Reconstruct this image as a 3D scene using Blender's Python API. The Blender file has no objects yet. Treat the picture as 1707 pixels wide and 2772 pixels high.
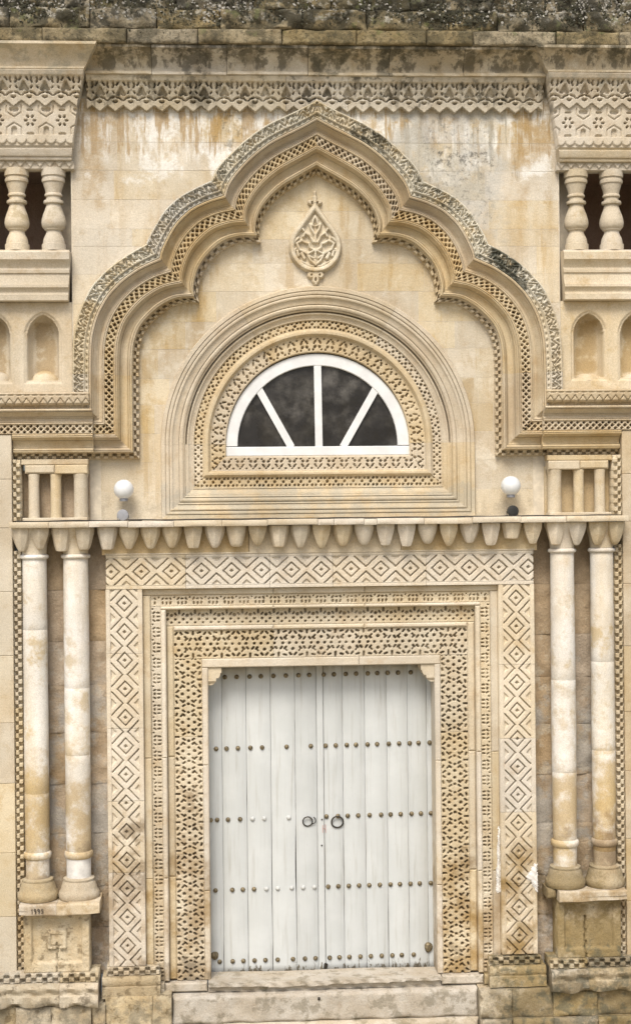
import bpy, math, random
import numpy as np
random.seed(7)
rng = np.random.default_rng(7)
C = bpy.context.scene.collection
R = math.radians

# ------------------------------------------------------------------ camera, sky, sun, exposure
cam_d = bpy.data.cameras.new("camera")
cam = bpy.data.objects.new("camera", cam_d); C.objects.link(cam)
cam_d.sensor_fit = 'VERTICAL'; cam_d.sensor_height = 36.0
cam_d.lens = 36.0 * 4030.0 / 2772.0
cam_d.clip_start = 0.1; cam_d.clip_end = 500
cam.location = (-0.787, -13.0, 4.411)
from mathutils import Matrix
cam.matrix_world = (Matrix.Translation(cam.location) @ Matrix.Rotation(R(-3.267), 4, 'Z')
                    @ Matrix.Rotation(R(90), 4, 'X') @ Matrix.Rotation(R(-0.591), 4, 'Z'))
bpy.context.scene.camera = cam

SUN_EL, SUN_AZ = 52.0, -14.0            # azimuth: degrees from straight in front of the portal, negative to the left
w = bpy.data.worlds.new("World"); bpy.context.scene.world = w
w.use_nodes = True
nt = w.node_tree
sky = nt.nodes.new("ShaderNodeTexSky"); sky.sky_type = 'NISHITA'; sky.sun_disc = False
sky.sun_elevation = R(SUN_EL); sky.sun_rotation = R(180 - SUN_AZ)
sky.air_density = 1.0; sky.dust_density = 4.0; sky.ozone_density = 1.0
bg = nt.nodes["Background"]; bg.inputs[1].default_value = 0.10
nt.links.new(sky.outputs[0], bg.inputs[0])
sd = bpy.data.lights.new("sun", 'SUN'); sd.energy = 1.7; sd.angle = R(24); sd.color = (1.0, 0.95, 0.87)
so = bpy.data.objects.new("sun", sd); C.objects.link(so)
so.rotation_euler = (R(90 - SUN_EL), 0, R(SUN_AZ))
vs = bpy.context.scene.view_settings
vs.view_transform = 'Standard'; vs.look = 'None'; vs.exposure = 0.90; vs.gamma = 1.0
vs.use_curve_mapping = False

# ------------------------------------------------------------------ materials
class NT:
    def __init__(s, name):
        s.m = bpy.data.materials.new(name); s.m.use_nodes = True
        s.t = s.m.node_tree; s.b = s.t.nodes["Principled BSDF"]
    def n(s, typ, **kw):
        x = s.t.nodes.new(typ)
        for k, v in kw.items(): setattr(x, k, v)
        return x
    def l(s, a, b): s.t.links.new(a, b)
    def pos(s):
        return s.n("ShaderNodeNewGeometry").outputs["Position"]
    def noise(s, vec, scale, detail=5, rough=.55, stretch=None, off=None):
        if stretch or off:
            mp = s.n("ShaderNodeMapping")
            mp.inputs["Scale"].default_value = stretch or (1, 1, 1)
            mp.inputs["Location"].default_value = off or (0, 0, 0)
            s.l(vec, mp.inputs["Vector"]); vec = mp.outputs[0]
        x = s.n("ShaderNodeTexNoise"); x.inputs["Scale"].default_value = scale
        x.inputs["Detail"].default_value = detail; x.inputs["Roughness"].default_value = rough
        s.l(vec, x.inputs["Vector"]); return x.outputs["Fac"]
    def ramp(s, v, lo, hi, a=0., b=1.):
        x = s.n("ShaderNodeMapRange"); x.interpolation_type = 'SMOOTHSTEP'
        for i, q in enumerate((lo, hi, a, b)): x.inputs[i + 1].default_value = q
        s.l(v, x.inputs[0]); return x.outputs[0]
    def math(s, op, a, b):
        x = s.n("ShaderNodeMath", operation=op)
        for i, q in enumerate((a, b)):
            if isinstance(q, (int, float)): x.inputs[i].default_value = q
            else: s.l(q, x.inputs[i])
        return x.outputs[0]
    def mix(s, f, a, b, blend='MIX'):
        x = s.n("ShaderNodeMix", data_type='RGBA', blend_type=blend)
        for sock, q in ((x.inputs[0], f), (x.inputs[6], a), (x.inputs[7], b)):
            if isinstance(q, (int, float)): sock.default_value = q
            elif isinstance(q, tuple): sock.default_value = (*q, 1)
            else: s.l(q, sock)
        return x.outputs[2]

def stone(name, c1, c2, c3, streak=.4, grime_tint=(), grain=.15, bump=.35, rand=.16, rough=.9, bscale=1.7, spots=0.25):
    """Limestone: c1 pale, c2 mid, c3 ochre patina. grime = list of (x0,x1,z0,z1,soft,noise_scale,lo,hi,colour,strength)."""
    k = NT(name); p = k.pos()
    c1, c2, c3 = [(q[0], q[1] * 1.01, q[2] * 1.035) for q in (c1, c2, c3)]
    big = k.ramp(k.noise(p, bscale, 6, .6), .36, .64)
    col = k.mix(big, c1, c2)
    st = k.ramp(k.noise(p, 1.0, 5, .6, stretch=(5.5, 5.5, .8)), .46, .72, 0, streak)
    col = k.mix(st, col, c3)
    blot = k.ramp(k.noise(p, 7.5, 5, .65, off=(3, 1, 7)), .52, .74, 0, .55)
    col = k.mix(blot, col, c3)
    pale = k.ramp(k.noise(p, 3.1, 6, .7, off=(9, 4, 2)), .55, .75, 0, .55)
    col = k.mix(pale, col, tuple(min(.78, q * 1.18 + .04) for q in c1))
    sp = k.ramp(k.noise(p, 34, 4, .7, off=(2, 8, 5)), .62, .78, 0, spots)
    col = k.mix(sp, col, tuple(q * .45 for q in c3))
    xyz = k.n("ShaderNodeSeparateXYZ"); k.l(p, xyz.inputs[0])
    for i, (x0, x1, z0, z1, soft, nsc, lo, hi, gc, gs) in enumerate(grime_tint):
        m = k.ramp(xyz.outputs[0], x0 - soft, x0 + soft)
        m = k.math('MULTIPLY', m, k.ramp(xyz.outputs[0], x1 - soft, x1 + soft, 1, 0))
        m = k.math('MULTIPLY', m, k.ramp(xyz.outputs[2], z0 - soft, z0 + soft))
        m = k.math('MULTIPLY', m, k.ramp(xyz.outputs[2], z1 - soft, z1 + soft, 1, 0))
        nz = k.noise(p, 1, 6, .66, stretch=(nsc[0], nsc[0], nsc[1]), off=(i * 5 + 1, 2, i * 3)) if isinstance(nsc, tuple) else k.noise(p, nsc, 7, .68, off=(i * 5 + 1, 2, i * 3))
        nz = k.math('ADD', nz, k.math('MULTIPLY', k.math('SUBTRACT', m, 1.0), .35))
        m = k.math('MULTIPLY', k.ramp(nz, lo, hi), k.math('MULTIPLY', m, gs))
        col = k.mix(m, col, gc)
    tone = k.ramp(k.noise(p, 1.1, 3, .5, off=(4, 4, 4)), .3, .7, .90, 1.08)
    tv = k.n("ShaderNodeVectorMath", operation='SCALE'); k.l(col, tv.inputs[0]); k.l(tone, tv.inputs["Scale"]); col = tv.outputs[0]
    oi = k.n("ShaderNodeObjectInfo")
    hsv = k.n("ShaderNodeHueSaturation")
    k.l(col, hsv.inputs["Color"])
    k.l(k.ramp(oi.outputs["Random"], 0, 1, 1 - rand, 1 + rand * .7), hsv.inputs["Value"])
    r2 = k.math('FRACT', k.math('MULTIPLY', oi.outputs["Random"], 17.3), 0)
    k.l(k.ramp(r2, 0, 1, .85, 1.18), hsv.inputs["Saturation"])
    fine = k.noise(p, 110, 3, .7)
    g = k.ramp(fine, .25, .75, 1 - grain, 1 + grain)
    vm = k.n("ShaderNodeVectorMath", operation='SCALE')
    k.l(hsv.outputs[0], vm.inputs[0]); k.l(g, vm.inputs["Scale"])
    k.l(vm.outputs[0], k.b.inputs["Base Color"])
    k.b.inputs["Roughness"].default_value = rough
    k.b.inputs["Specular IOR Level"].default_value = .2
    bp = k.n("ShaderNodeBump"); bp.inputs["Strength"].default_value = bump; bp.inputs["Distance"].default_value = .012
    h = k.math('ADD', k.noise(p, 45, 5, .65), k.math('MULTIPLY', k.noise(p, 9, 4, .6), 1.2))
    k.l(h, bp.inputs["Height"]); k.l(bp.outputs[0], k.b.inputs["Normal"])
    return k.m

def plain(name, col, rough=.6, metal=0., var=.15, scale=14., bump=.15, spec=.3):
    k = NT(name); p = k.pos()
    f = k.ramp(k.noise(p, scale, 5, .65), .35, .7)
    c = k.mix(f, tuple(q * (1 - var) for q in col), tuple(min(1, q * (1 + var)) for q in col))
    k.l(c, k.b.inputs["Base Color"])
    k.b.inputs["Roughness"].default_value = rough; k.b.inputs["Metallic"].default_value = metal
    k.b.inputs["Specular IOR Level"].default_value = spec
    bp = k.n("ShaderNodeBump"); bp.inputs["Strength"].default_value = bump; bp.inputs["Distance"].default_value = .006
    k.l(k.noise(p, scale * 4, 4, .6), bp.inputs["Height"]); k.l(bp.outputs[0], k.b.inputs["Normal"])
    return k.m

PALE, MID, OCH = (.50, .425, .30), (.43, .345, .22), (.34, .235, .115)
GREY, BLACK, BROWN, CEM = (.20, .19, .165), (.035, .034, .028), (.15, .095, .045), (.33, .31, .275)
WHITE = (.62, .60, .54)
rising = (-4, 4, -1, 1.7, .55, 3.0, .40, .62, (.25, .165, .07), .75)
rising2 = (-4, 4, -1, .75, .35, 6.0, .44, .60, (.17, .14, .10), .7)
M = {}
M['wall'] = stone("ashlar_limestone", (.53, .47, .36), (.48, .41, .295), (.38, .285, .16), streak=.62, rand=.04, grime_tint=[
    (-2.2, 2.2, 7.2, 8.2, .25, 3.2, .46, .56, (.68, .665, .61), .85), (-2.2, 2.2, 7.3, 8.1, .25, (9, 1.4), .50, .60, (.68, .665, .61), .7),
    (-2.2, 2.2, 7.45, 8.1, .12, (13, 1.6), .50, .60, (.33, .225, .10), .8), (-.2, 2.2, 7.2, 8.1, .2, (11, 1.1), .52, .62, (.20, .185, .14), .7), (-2.2, 2.2, 5.4, 7.4, .3, (7, 1.0), .54, .66, (.37, .27, .145), .55),
    (.45, 1.75, 6.7, 8.1, .22, 3.0, .34, .60, (.37, .355, .31), .8),
    (.75, 1.7, 6.75, 8.0, .25, 26.0, .50, .66, (.13, .125, .105), .6), (.75, 1.7, 6.8, 8.0, .25, 7.0, .52, .70, (.20, .19, .16), .6),
    (.95, 1.6, 7.4, 7.62, .06, 16.0, .50, .60, BLACK, .6),
    (-.95, -.55, 7.5, 7.95, .12, 14.0, .50, .60, (.14, .12, .08), .6),
    (-2.2, 2.2, 7.55, 8.0, .2, 4.5, .50, .64, (.36, .25, .11), .7),
    (-2.2, -1.7, 7.0, 8.1, .2, 3.5, .42, .62, (.35, .24, .105), .8), (1.6, 2.2, 7.0, 8.1, .2, 3.5, .42, .62, (.35, .24, .105), .8)])
M['mortar'] = plain("lime_mortar", (.54, .485, .385), .95, var=.12)
M['tymp'] = stone("tympanum_limestone", (.51, .445, .325), (.46, .38, .255), (.38, .28, .15), streak=.4, rand=.05, grime_tint=[
    (-2, 2, 4.3, 7.3, .3, (6, 1.0), .52, .64, (.36, .26, .13), .6), (-2, 2, 4.3, 4.6, .12, 6, .44, .6, (.34, .29, .21), .6), (-2, 2, 4.6, 7.3, .3, 2.4, .52, .62, (.58, .53, .42), .6)])
M['niche'] = stone("niche_limestone", (.52, .455, .34), (.47, .39, .27), (.39, .29, .155), streak=.35, rand=.05, grime_tint=[(a, b, 5.62, 6.12, .05, 5.0, .36, .50, (.32, .235, .125), .7) for a, b in ((-2.93, -2.70), (-2.50, -2.28), (2.28, 2.50), (2.70, 2.93))])  # stone coloured browner inside each niche than on the face around it
M['arch'] = stone("honey_limestone", (.475, .395, .265), (.42, .325, .195), (.35, .24, .115), streak=.3, rand=.03, bscale=2.6, spots=.2)
M['leaf'] = stone("lichen_limestone", (.49, .43, .32), (.44, .37, .25), (.34, .255, .14), streak=.3, rand=.04, grime_tint=[
    (-2.2, 2.2, 6.1, 8.1, .2, 6.0, .40, .56, (.50, .48, .41), .8),
    (-1.6, 0, 6.3, 7.9, .2, 9.0, .55, .66, (.16, .15, .115), .6),
    (.2, 1.95, 6.0, 7.9, .2, 9.0, .52, .64, (.12, .115, .09), .7),
    (1.45, 1.85, 6.2, 6.75, .1, 14.0, .38, .52, (.035, .04, .03), .9),
    (.2, .7, 7.3, 7.8, .12, 14.0, .42, .55, (.05, .05, .038), .8)])
M['carve'] = stone("carved_limestone", (.51, .445, .325), (.46, .38, .255), (.36, .26, .14), streak=.3, rand=.05, bscale=2.2, grime_tint=[rising, rising2,
    (-1.35, -1.0, .9, 2.1, .2, 5, .45, .6, (.20, .135, .07), .7), (1.0, 1.5, .7, 1.6, .3, 5, .42, .6, (.20, .135, .065), .75)])
M['diam'] = stone("pale_carved_limestone", (.56, .50, .395), (.51, .44, .325), (.40, .295, .17), streak=.22, rand=.04, bscale=2.2, grime_tint=[rising, rising2,
    (-1.9, -1.4, .95, 1.9, .22, 5, .42, .58, (.19, .14, .085), .75), (1.4, 1.95, .2, 1.6, .35, 5, .40, .60, (.21, .145, .065), .8)])
M['win'] = stone("window_surround_limestone", (.50, .425, .30), (.45, .365, .24), (.38, .275, .145), streak=.3, rand=.03, bscale=2.6, grime_tint=[
    (-1.5, 1.5, 4.3, 4.72, .12, 5, .38, .58, (.36, .335, .27), .7)])
M['column'] = stone("column_limestone", (.66, .63, .56), (.60, .55, .455), (.44, .335, .19), streak=.35, rand=.04, bscale=2.0, grime_tint=[
    (-4, 4, -1, 2.35, .5, 2.6, .36, .54, (.40, .29, .135), .85), (-4, 4, -1, 4.1, .3, 4.0, .50, .64, (.45, .35, .20), .7), (-4, 4, -1, 1.9, .4, 5.0, .52, .62, (.22, .16, .09), .5),
    (2.2, 4, -1, 2.0, .4, 3.0, .38, .56, (.22, .15, .08), .8)])
M['brown'] = stone("weathered_brown_wall", (.37, .295, .205), (.30, .23, .15), (.22, .155, .09), streak=.5, rand=.04, bscale=3, bump=.8, spots=.6, grime_tint=[
    (-4, 4, -1, 3.05, .3, 2.6, .44, .56, CEM, .9), (-4, 4, -1, 3.6, .3, 6, .52, .62, (.40, .36, .29), .6), (-4, 4, -1, 1.4, .3, 6.0, .46, .6, (.15, .115, .07), .8)])
M['base'] = stone("worn_base_limestone", (.46, .40, .29), (.40, .325, .21), (.29, .205, .11), streak=.3, rand=.12, bscale=3.4, bump=.8, spots=.4, grime_tint=[
    (-4, 4, -1, .32, .18, 6.5, .43, .58, (.21, .185, .135), .8), (-4, 4, -1, 1.2, .3, 9, .52, .62, (.13, .10, .06), .7),
    (1.3, 4, -1, 1.35, .3, 4, .30, .52, (.215, .165, .085), .85), (1.3, 4, -1, .75, .3, 11, .46, .60, (.10, .095, .065), .75)])
M['sill'] = stone("worn_step_limestone", (.47, .425, .345), (.41, .35, .26), (.30, .235, .15), streak=.15, rand=.05, bscale=4, bump=.6, spots=.4, grime_tint=[
    (-4, 4, -1, .6, .2, 7, .52, .62, (.22, .19, .13), .7)])
M['box'] = stone("balcony_limestone", (.53, .47, .365), (.47, .40, .285), (.36, .26, .14), streak=.35, rand=.06, grime_tint=[
    (-4, 4, 7.9, 8.6, .2, 6, .48, .6, (.30, .28, .22), .6), (-4, 4, 6.9, 7.2, .1, 7, .46, .6, (.27, .22, .13), .6)])
M['frieze'] = stone("frieze_limestone", (.52, .47, .37), (.47, .41, .305), (.35, .265, .15), streak=.4, rand=.04, grime_tint=[(-4, 4, 7.85, 8.5, .15, (8, 1.2), .52, .62, (.12, .105, .075), .65),
    (-4, 4, 8.12, 8.6, .1, 5, .46, .60, (.24, .21, .15), .7), (-4, 4, 7.8, 8.4, .2, 11, .54, .64, (.08, .075, .055), .7)])
M['cav'] = stone("stained_cornice_limestone", (.47, .42, .325), (.40, .34, .24), (.27, .205, .115), streak=.7, rand=.07, grime_tint=[
    (-4, 4, 8.25, 8.45, .07, 3.0, .46, .60, (.17, .145, .095), .75), (-4, 4, 8.2, 8.5, .06, (10, 1.5), .47, .57, (.085, .075, .052), .75), (-4, 4, 8.30, 8.7, .07, 8, .47, .60, (.06, .056, .04), .75), (-1.2, -.9, 8.1, 8.5, .1, 9, .40, .52, (.06, .056, .04), .7), (-.1, .3, 8.1, 8.5, .1, 9, .40, .52, (.07, .065, .045), .7), (.5, .8, 8.1, 8.5, .1, 9, .44, .52, (.06, .056, .04), .7)])
M['moss'] = stone("mossy_coping_stone", (.27, .225, .14), (.20, .16, .092), (.13, .098, .052), streak=.45, rand=.10, bscale=4, bump=1.0, spots=.5, grime_tint=[
    (-4, 4, 8.55, 10, .06, 3.0, .40, .58, (.075, .066, .043), .85), (-4, 4, 8.55, 10, .08, 17, .52, .58, (.30, .285, .24), .8),
    (-4, 4, 8.5, 10, .06, 6, .45, .56, (.035, .032, .021), .88), (-4, 4, 8.35, 8.6, .05, 5, .46, .58, (.085, .073, .045), .75), (-4, 4, 8.35, 8.6, .05, 24, .50, .60, (.05, .045, .03), .6), (-4, 4, 8.4, 10, .1, 7, .56, .64, (.11, .115, .05), .6)])
M['lichen'] = plain("dark_moss", (.045, .043, .027), 1.0, var=.6, scale=30)
M['lichen2'] = plain("grey_lichen", (.30, .285, .25), 1.0, var=.4, scale=40)
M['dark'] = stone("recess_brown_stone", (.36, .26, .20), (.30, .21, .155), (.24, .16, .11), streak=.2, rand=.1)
M['plaster'] = plain("white_plaster", (.60, .58, .535), .9, var=.16, scale=9)
M['frame'] = plain("white_window_paint", (.62, .63, .62), .5, var=.07, bump=.08, scale=6)
M['iron'] = plain("aged_iron", (.055, .048, .038), .55, .7, var=.4, scale=60)
M['stud'] = plain("bronze_stud", (.19, .155, .095), .55, .5, var=.5, scale=40)
M['studw'] = plain("painted_stud", (.46, .47, .45), .5, var=.1, scale=40)
M['globe'] = plain("opal_globe", (.60, .615, .61), .22, var=.02, bump=0., spec=.5)
M['floodg'] = plain("grey_lamp_housing", (.26, .265, .28), .5, .2, var=.1)
M['floodb'] = plain("dark_lamp_housing", (.03, .03, .028), .5, .2, var=.2)
M['cable'] = plain("black_cable", (.04, .035, .03), .7)
M['pencil'] = plain("black_marks", (.06, .05, .04), .9)
M['redmark'] = plain("faded_red_paint", (.50, .34, .31), .9)
M['ground'] = stone("courtyard_paving_stone", (.40, .36, .28), (.34, .30, .22), (.25, .21, .14), rand=.1)
M['room'] = plain("dark_room_panel", (.10, .09, .08), .95, var=.5, scale=2.5)

def door_paint():
    k = NT("peeling_white_door_paint"); p = k.pos()
    col = k.mix(k.ramp(k.noise(p, 2.5, 5, .6), .35, .7), (.47, .49, .48), (.52, .54, .53))
    gr = k.ramp(k.noise(p, 1, 6, .65, stretch=(26, 26, 1.3)), .50, .74, 0, .6)
    col = k.mix(gr, col, (.34, .335, .30))
    xyz = k.n("ShaderNodeSeparateXYZ"); k.l(p, xyz.inputs[0])
    low = k.ramp(xyz.outputs[2], .28, .46, 1, 0)
    nz = k.noise(p, 1, 6, .7, stretch=(22, 22, 7))
    peel = k.ramp(k.math('ADD', nz, k.math('MULTIPLY', k.math('SUBTRACT', low, 1), .22)), .50, .54, 0, .9)
    col = k.mix(peel, col, (.11, .09, .055))
    chips = k.ramp(k.noise(p, 1, 5, .7, stretch=(60, 60, 9), off=(3, 3, 3)), .70, .74, 0, .6)
    col = k.mix(chips, col, (.20, .17, .12))
    top = k.math('MULTIPLY', k.ramp(xyz.outputs[2], 2.85, 3.05), k.ramp(k.noise(p, 1, 5, .6, stretch=(9, 9, 3)), .3, .6, .25, .75))  # brownish shading below the lintel, painted into the top of the door
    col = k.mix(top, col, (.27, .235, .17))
    oi = k.n("ShaderNodeObjectInfo")
    vm = k.n("ShaderNodeVectorMath", operation='SCALE')
    k.l(col, vm.inputs[0]); k.l(k.ramp(oi.outputs["Random"], 0, 1, .93, 1.04), vm.inputs["Scale"])
    k.l(vm.outputs[0], k.b.inputs["Base Color"]); k.b.inputs["Roughness"].default_value = .55
    k.b.inputs["Specular IOR Level"].default_value = .3
    bp = k.n("ShaderNodeBump"); bp.inputs["Strength"].default_value = .4; bp.inputs["Distance"].default_value = .006
    k.l(k.noise(p, 1, 5, .6, stretch=(60, 60, 4)), bp.inputs["Height"]); k.l(bp.outputs[0], k.b.inputs["Normal"])
    return k.m
M['door'] = door_paint()

def glass_mat():
    k = NT("mottled_dark_glass"); p = k.pos()
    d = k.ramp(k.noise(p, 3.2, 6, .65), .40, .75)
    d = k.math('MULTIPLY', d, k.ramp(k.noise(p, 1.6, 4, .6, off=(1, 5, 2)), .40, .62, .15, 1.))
    k.l(k.mix(d, (.014, .0125, .011), (.13, .122, .108)), k.b.inputs["Base Color"])  # paler smoky patches painted into the pane colour in place of reflections
    k.b.inputs["Roughness"].default_value = .18
    k.l(k.ramp(k.noise(p, 5, 5, .6), .3, .7, .12, .4), k.b.inputs["Roughness"])
    k.b.inputs["Specular IOR Level"].default_value = .35
    bp = k.n("ShaderNodeBump"); bp.inputs["Strength"].default_value = .12; bp.inputs["Distance"].default_value = .02
    k.l(k.noise(p, 4, 3, .5), bp.inputs["Height"]); k.l(bp.outputs[0], k.b.inputs["Normal"])
    return k.m
M['glass'] = glass_mat()

# ------------------------------------------------------------------ builders
ORG = {}
def tag(o, label, cat, group=None, kind=None):
    o['label'] = label; o['category'] = cat
    if group: o['group'] = group
    if kind: o['kind'] = kind
    return o
def thing(name, label, cat, loc, group=None):
    o = bpy.data.objects.new(name, None); C.objects.link(o); o.location = loc
    o.empty_display_size = .1
    ORG[o.name] = np.array(loc, float)
    return tag(o, label, cat, group)

def mk(name, V, F, mat, parent=None, smooth=None, kind=None):
    """V (n,3) world coordinates; F: list of (k,m) index arrays (m = 3 or 4) or list of polygons."""
    V = np.asarray(V, float)
    org = ORG[parent.name] if parent is not None else np.zeros(3)
    me = bpy.data.meshes.new(name)
    if isinstance(F, list) and F and not isinstance(F[0], np.ndarray):
        me.from_pydata((V - org).tolist(), [], F)
    else:
        if not isinstance(F, list): F = [F]
        me.vertices.add(len(V)); me.vertices.foreach_set("co", (V - org).astype(np.float32).ravel())
        idx = np.concatenate([f.ravel() for f in F]); tot = np.concatenate([np.full(len(f), f.shape[1]) for f in F])
        start = np.concatenate([[0], np.cumsum(tot)[:-1]])
        me.loops.add(len(idx)); me.loops.foreach_set("vertex_index", idx.astype(np.int32))
        me.polygons.add(len(tot)); me.polygons.foreach_set("loop_start", start.astype(np.int32))
        me.polygons.foreach_set("loop_total", tot.astype(np.int32))
        me.update(calc_edges=True)
    if smooth is not None:
        me.polygons.foreach_set("use_smooth", np.ones(len(me.polygons), bool))
        me.set_sharp_from_angle(angle=R(smooth))
    me.materials.append(M[mat])
    o = bpy.data.objects.new(name, me); C.objects.link(o)
    ORG[o.name] = org
    if parent is not None: o.parent = parent
    if kind: o['kind'] = kind
    return o

def relief(name, s, t, place, h, back, mat, parent=None, mask=None, smooth=None, kind=None):
    """A carved slab: grid over (s, t), placed by place(S,T)->X,Z, its front face at y=h(S,T,X,Z), its edges closed back to y=back."""
    S, T = np.meshgrid(s, t, indexing='ij')
    X, Z = place(S, T)
    Y = h(S, T, X, Z) + np.zeros_like(X)
    ns, ntt = S.shape
    V = np.stack([X, Y, Z], -1).reshape(-1, 3)
    I = np.arange(ns * ntt).reshape(ns, ntt)
    Q = np.stack([I[:-1, :-1], I[1:, :-1], I[1:, 1:], I[:-1, 1:]], -1).reshape(-1, 4)
    def area(Q):
        a = V[Q[:, 2]] - V[Q[:, 0]]; b = V[Q[:, 3]] - V[Q[:, 1]]
        return .5 * (a[:, 2] * b[:, 0] - a[:, 0] * b[:, 2])      # y component of the normal
    A = area(Q)
    keep = np.abs(A) > 2e-8
    if mask is not None:
        mk_ = mask(S, T, X, Z)
        mq = mk_[:-1, :-1] & mk_[1:, :-1] & mk_[1:, 1:] & mk_[:-1, 1:]
        keep &= mq.ravel()
    Q = Q[keep]; A = A[keep]
    if len(Q) == 0: return None
    if np.median(A) > 0: Q = Q[:, ::-1].copy()
    e = np.concatenate([Q[:, [0, 1]], Q[:, [1, 2]], Q[:, [2, 3]], Q[:, [3, 0]]])
    N = len(V)
    key = e[:, 0] * N + e[:, 1]; rev = e[:, 1] * N + e[:, 0]
    bd = e[~np.isin(key, rev)]
    d = np.linalg.norm(V[bd[:, 0]] - V[bd[:, 1]], axis=1) > 1e-6
    bd = bd[d]
    bv, inv = np.unique(bd.ravel(), return_inverse=True); inv = inv.reshape(-1, 2)
    VB = V[bv].copy(); VB[:, 1] = back(VB) if callable(back) else back
    sk = np.stack([bd[:, 1], bd[:, 0], N + inv[:, 0], N + inv[:, 1]], -1)
    V2 = np.concatenate([V, VB])
    used = np.unique(np.concatenate([Q.ravel(), sk.ravel()]))
    remap = np.full(len(V2), -1); remap[used] = np.arange(len(used))
    return mk(name, V2[used], [remap[Q], remap[sk]], mat, parent, smooth, kind)

def horiz(S, T): return S, T
def vert(S, T): return T, S
def rngs(a, b, step): return np.linspace(a, b, max(2, int(round(abs(b - a) / step)) + 1))

def box(name, x0, x1, y0, y1, z0, z1, mat, parent=None, b=.006, jit=0., kind=None):
    """Block with chamfered front; y0 is the front."""
    if jit: y0 = y0 + random.uniform(-jit, jit)
    V = [(x0, y1, z0), (x1, y1, z0), (x1, y1, z1), (x0, y1, z1),
         (x0, y0 + b, z0), (x1, y0 + b, z0), (x1, y0 + b, z1), (x0, y0 + b, z1),
         (x0 + b, y0, z0 + b), (x1 - b, y0, z0 + b), (x1 - b, y0, z1 - b), (x0 + b, y0, z1 - b)]
    F = [(3, 2, 1, 0), (8, 9, 10, 11)]
    for i in range(4):
        j = (i + 1) % 4
        F += [(4 + i, 4 + j, 8 + j, 8 + i), (i, j, 4 + j, 4 + i)]
    return mk(name, V, F, mat, parent, kind=kind)

def rough_block(name, x0, x1, y0, z0, z1, mat, parent, amp=.012, step=.025, back=.3, seed=0, round_=.02):
    """A worn stone: its face lumpy and its arrises rounded and chipped."""
    r = np.random.default_rng(seed + 11)
    ph = r.uniform(0, 6.28, (7, 2)); fr = r.uniform(5, 30, (7, 2)) * r.choice([-1, 1], (7, 2))
    def h(S, T, X, Z):
        n = sum(np.sin(fr[i, 0] * X + ph[i, 0] + 1.7 * np.sin(fr[i, 1] * .4 * Z)) * np.sin(fr[i, 1] * Z + ph[i, 1]) for i in range(7)) / 3
        ed = np.minimum(np.minimum(X - x0, x1 - X), np.minimum(Z - z0, z1 - Z))
        rr = round_ * (1 + .6 * np.sin(17 * X + 3 * ph[0, 0]) * np.sin(13 * Z + ph[1, 0]))
        return y0 + amp * n + rr * np.clip(1 - ed / np.maximum(rr, .004), 0, 1) ** 2
    return relief(name, rngs(x0, x1, step), rngs(z0, z1, step), horiz, h, y0 + back, mat, parent, smooth=50)

def lathe(name, prof, cx, cy, mat, parent=None, segs=32, smooth=35, a0=0, a1=360, cap=True, rfn=None):
    """prof: (radius, z) from bottom to top."""
    full = abs(a1 - a0) >= 360
    n = segs if full else segs + 1
    ang = np.radians(np.linspace(a0, a1, n, endpoint=not full))
    V = []
    for r, z in prof:
        for a in ang:
            q = r * (rfn(a, z) if rfn else 1)
            V.append((cx + q * math.sin(a), cy - q * math.cos(a), z))
    F = []
    for i in range(len(prof) - 1):
        for j in range(segs if not full else n):
            k = (j + 1) % n
            if not full and j == n - 1: continue
            F.append((i * n + j, i * n + k, (i + 1) * n + k, (i + 1) * n + j))
    if cap:
        F.append(tuple(range(n - 1, -1, -1))); F.append(tuple((len(prof) - 1) * n + j for j in range(n)))
    return mk(name, V, F, mat, parent, smooth)

def tube(name, pts, r, mat, parent=None, segs=8, closed=False, smooth=60):
    P = np.array(pts, float); n = len(P)
    T = np.roll(P, -1, 0) - np.roll(P, 1, 0) if closed else np.gradient(P, axis=0)
    V = []
    for i in range(n):
        t = T[i] / (np.linalg.norm(T[i]) + 1e-9)
        a = np.cross(t, (0, 1, 0)) if abs(t[1]) < .9 else np.cross(t, (1, 0, 0))
        a /= np.linalg.norm(a); b = np.cross(t, a)
        for k in range(segs):
            q = 2 * math.pi * k / segs
            V.append(P[i] + r * (math.cos(q) * a + math.sin(q) * b))
    F = []
    for i in range(n if closed else n - 1):
        i2 = (i + 1) % n
        for k in range(segs):
            k2 = (k + 1) % segs
            F.append((i * segs + k, i * segs + k2, i2 * segs + k2, i2 * segs + k))
    if not closed: F += [tuple(range(segs - 1, -1, -1)), tuple((n - 1) * segs + k for k in range(segs))]
    return mk(name, V, F, mat, parent, smooth)

def prism(name, poly, y0, y1, mat, parent=None, b=.004, kind=None):
    """Convex-ish polygon (x,z) counter-clockwise seen from the front, extruded from y0 (front) to y1, its front edge softened by b."""
    P = np.array(poly); n = len(P)
    c = P.mean(0); d = P - c
    Pi = c + d * (1 - b / np.maximum(np.linalg.norm(d, axis=1), b * 2))[:, None]
    V = [(x, y0, z) for x, z in Pi] + [(x, y0 + b, z) for x, z in P] + [(x, y1, z) for x, z in P]
    F = [tuple(range(n))]
    for i in range(n):
        j = (i + 1) % n
        F += [(n + i, n + j, j, i), (2 * n + i, 2 * n + j, n + j, n + i)]
    F.append(tuple(range(3 * n - 1, 2 * n - 1, -1)))
    return mk(name, V, F, mat, parent, kind=kind)

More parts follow.
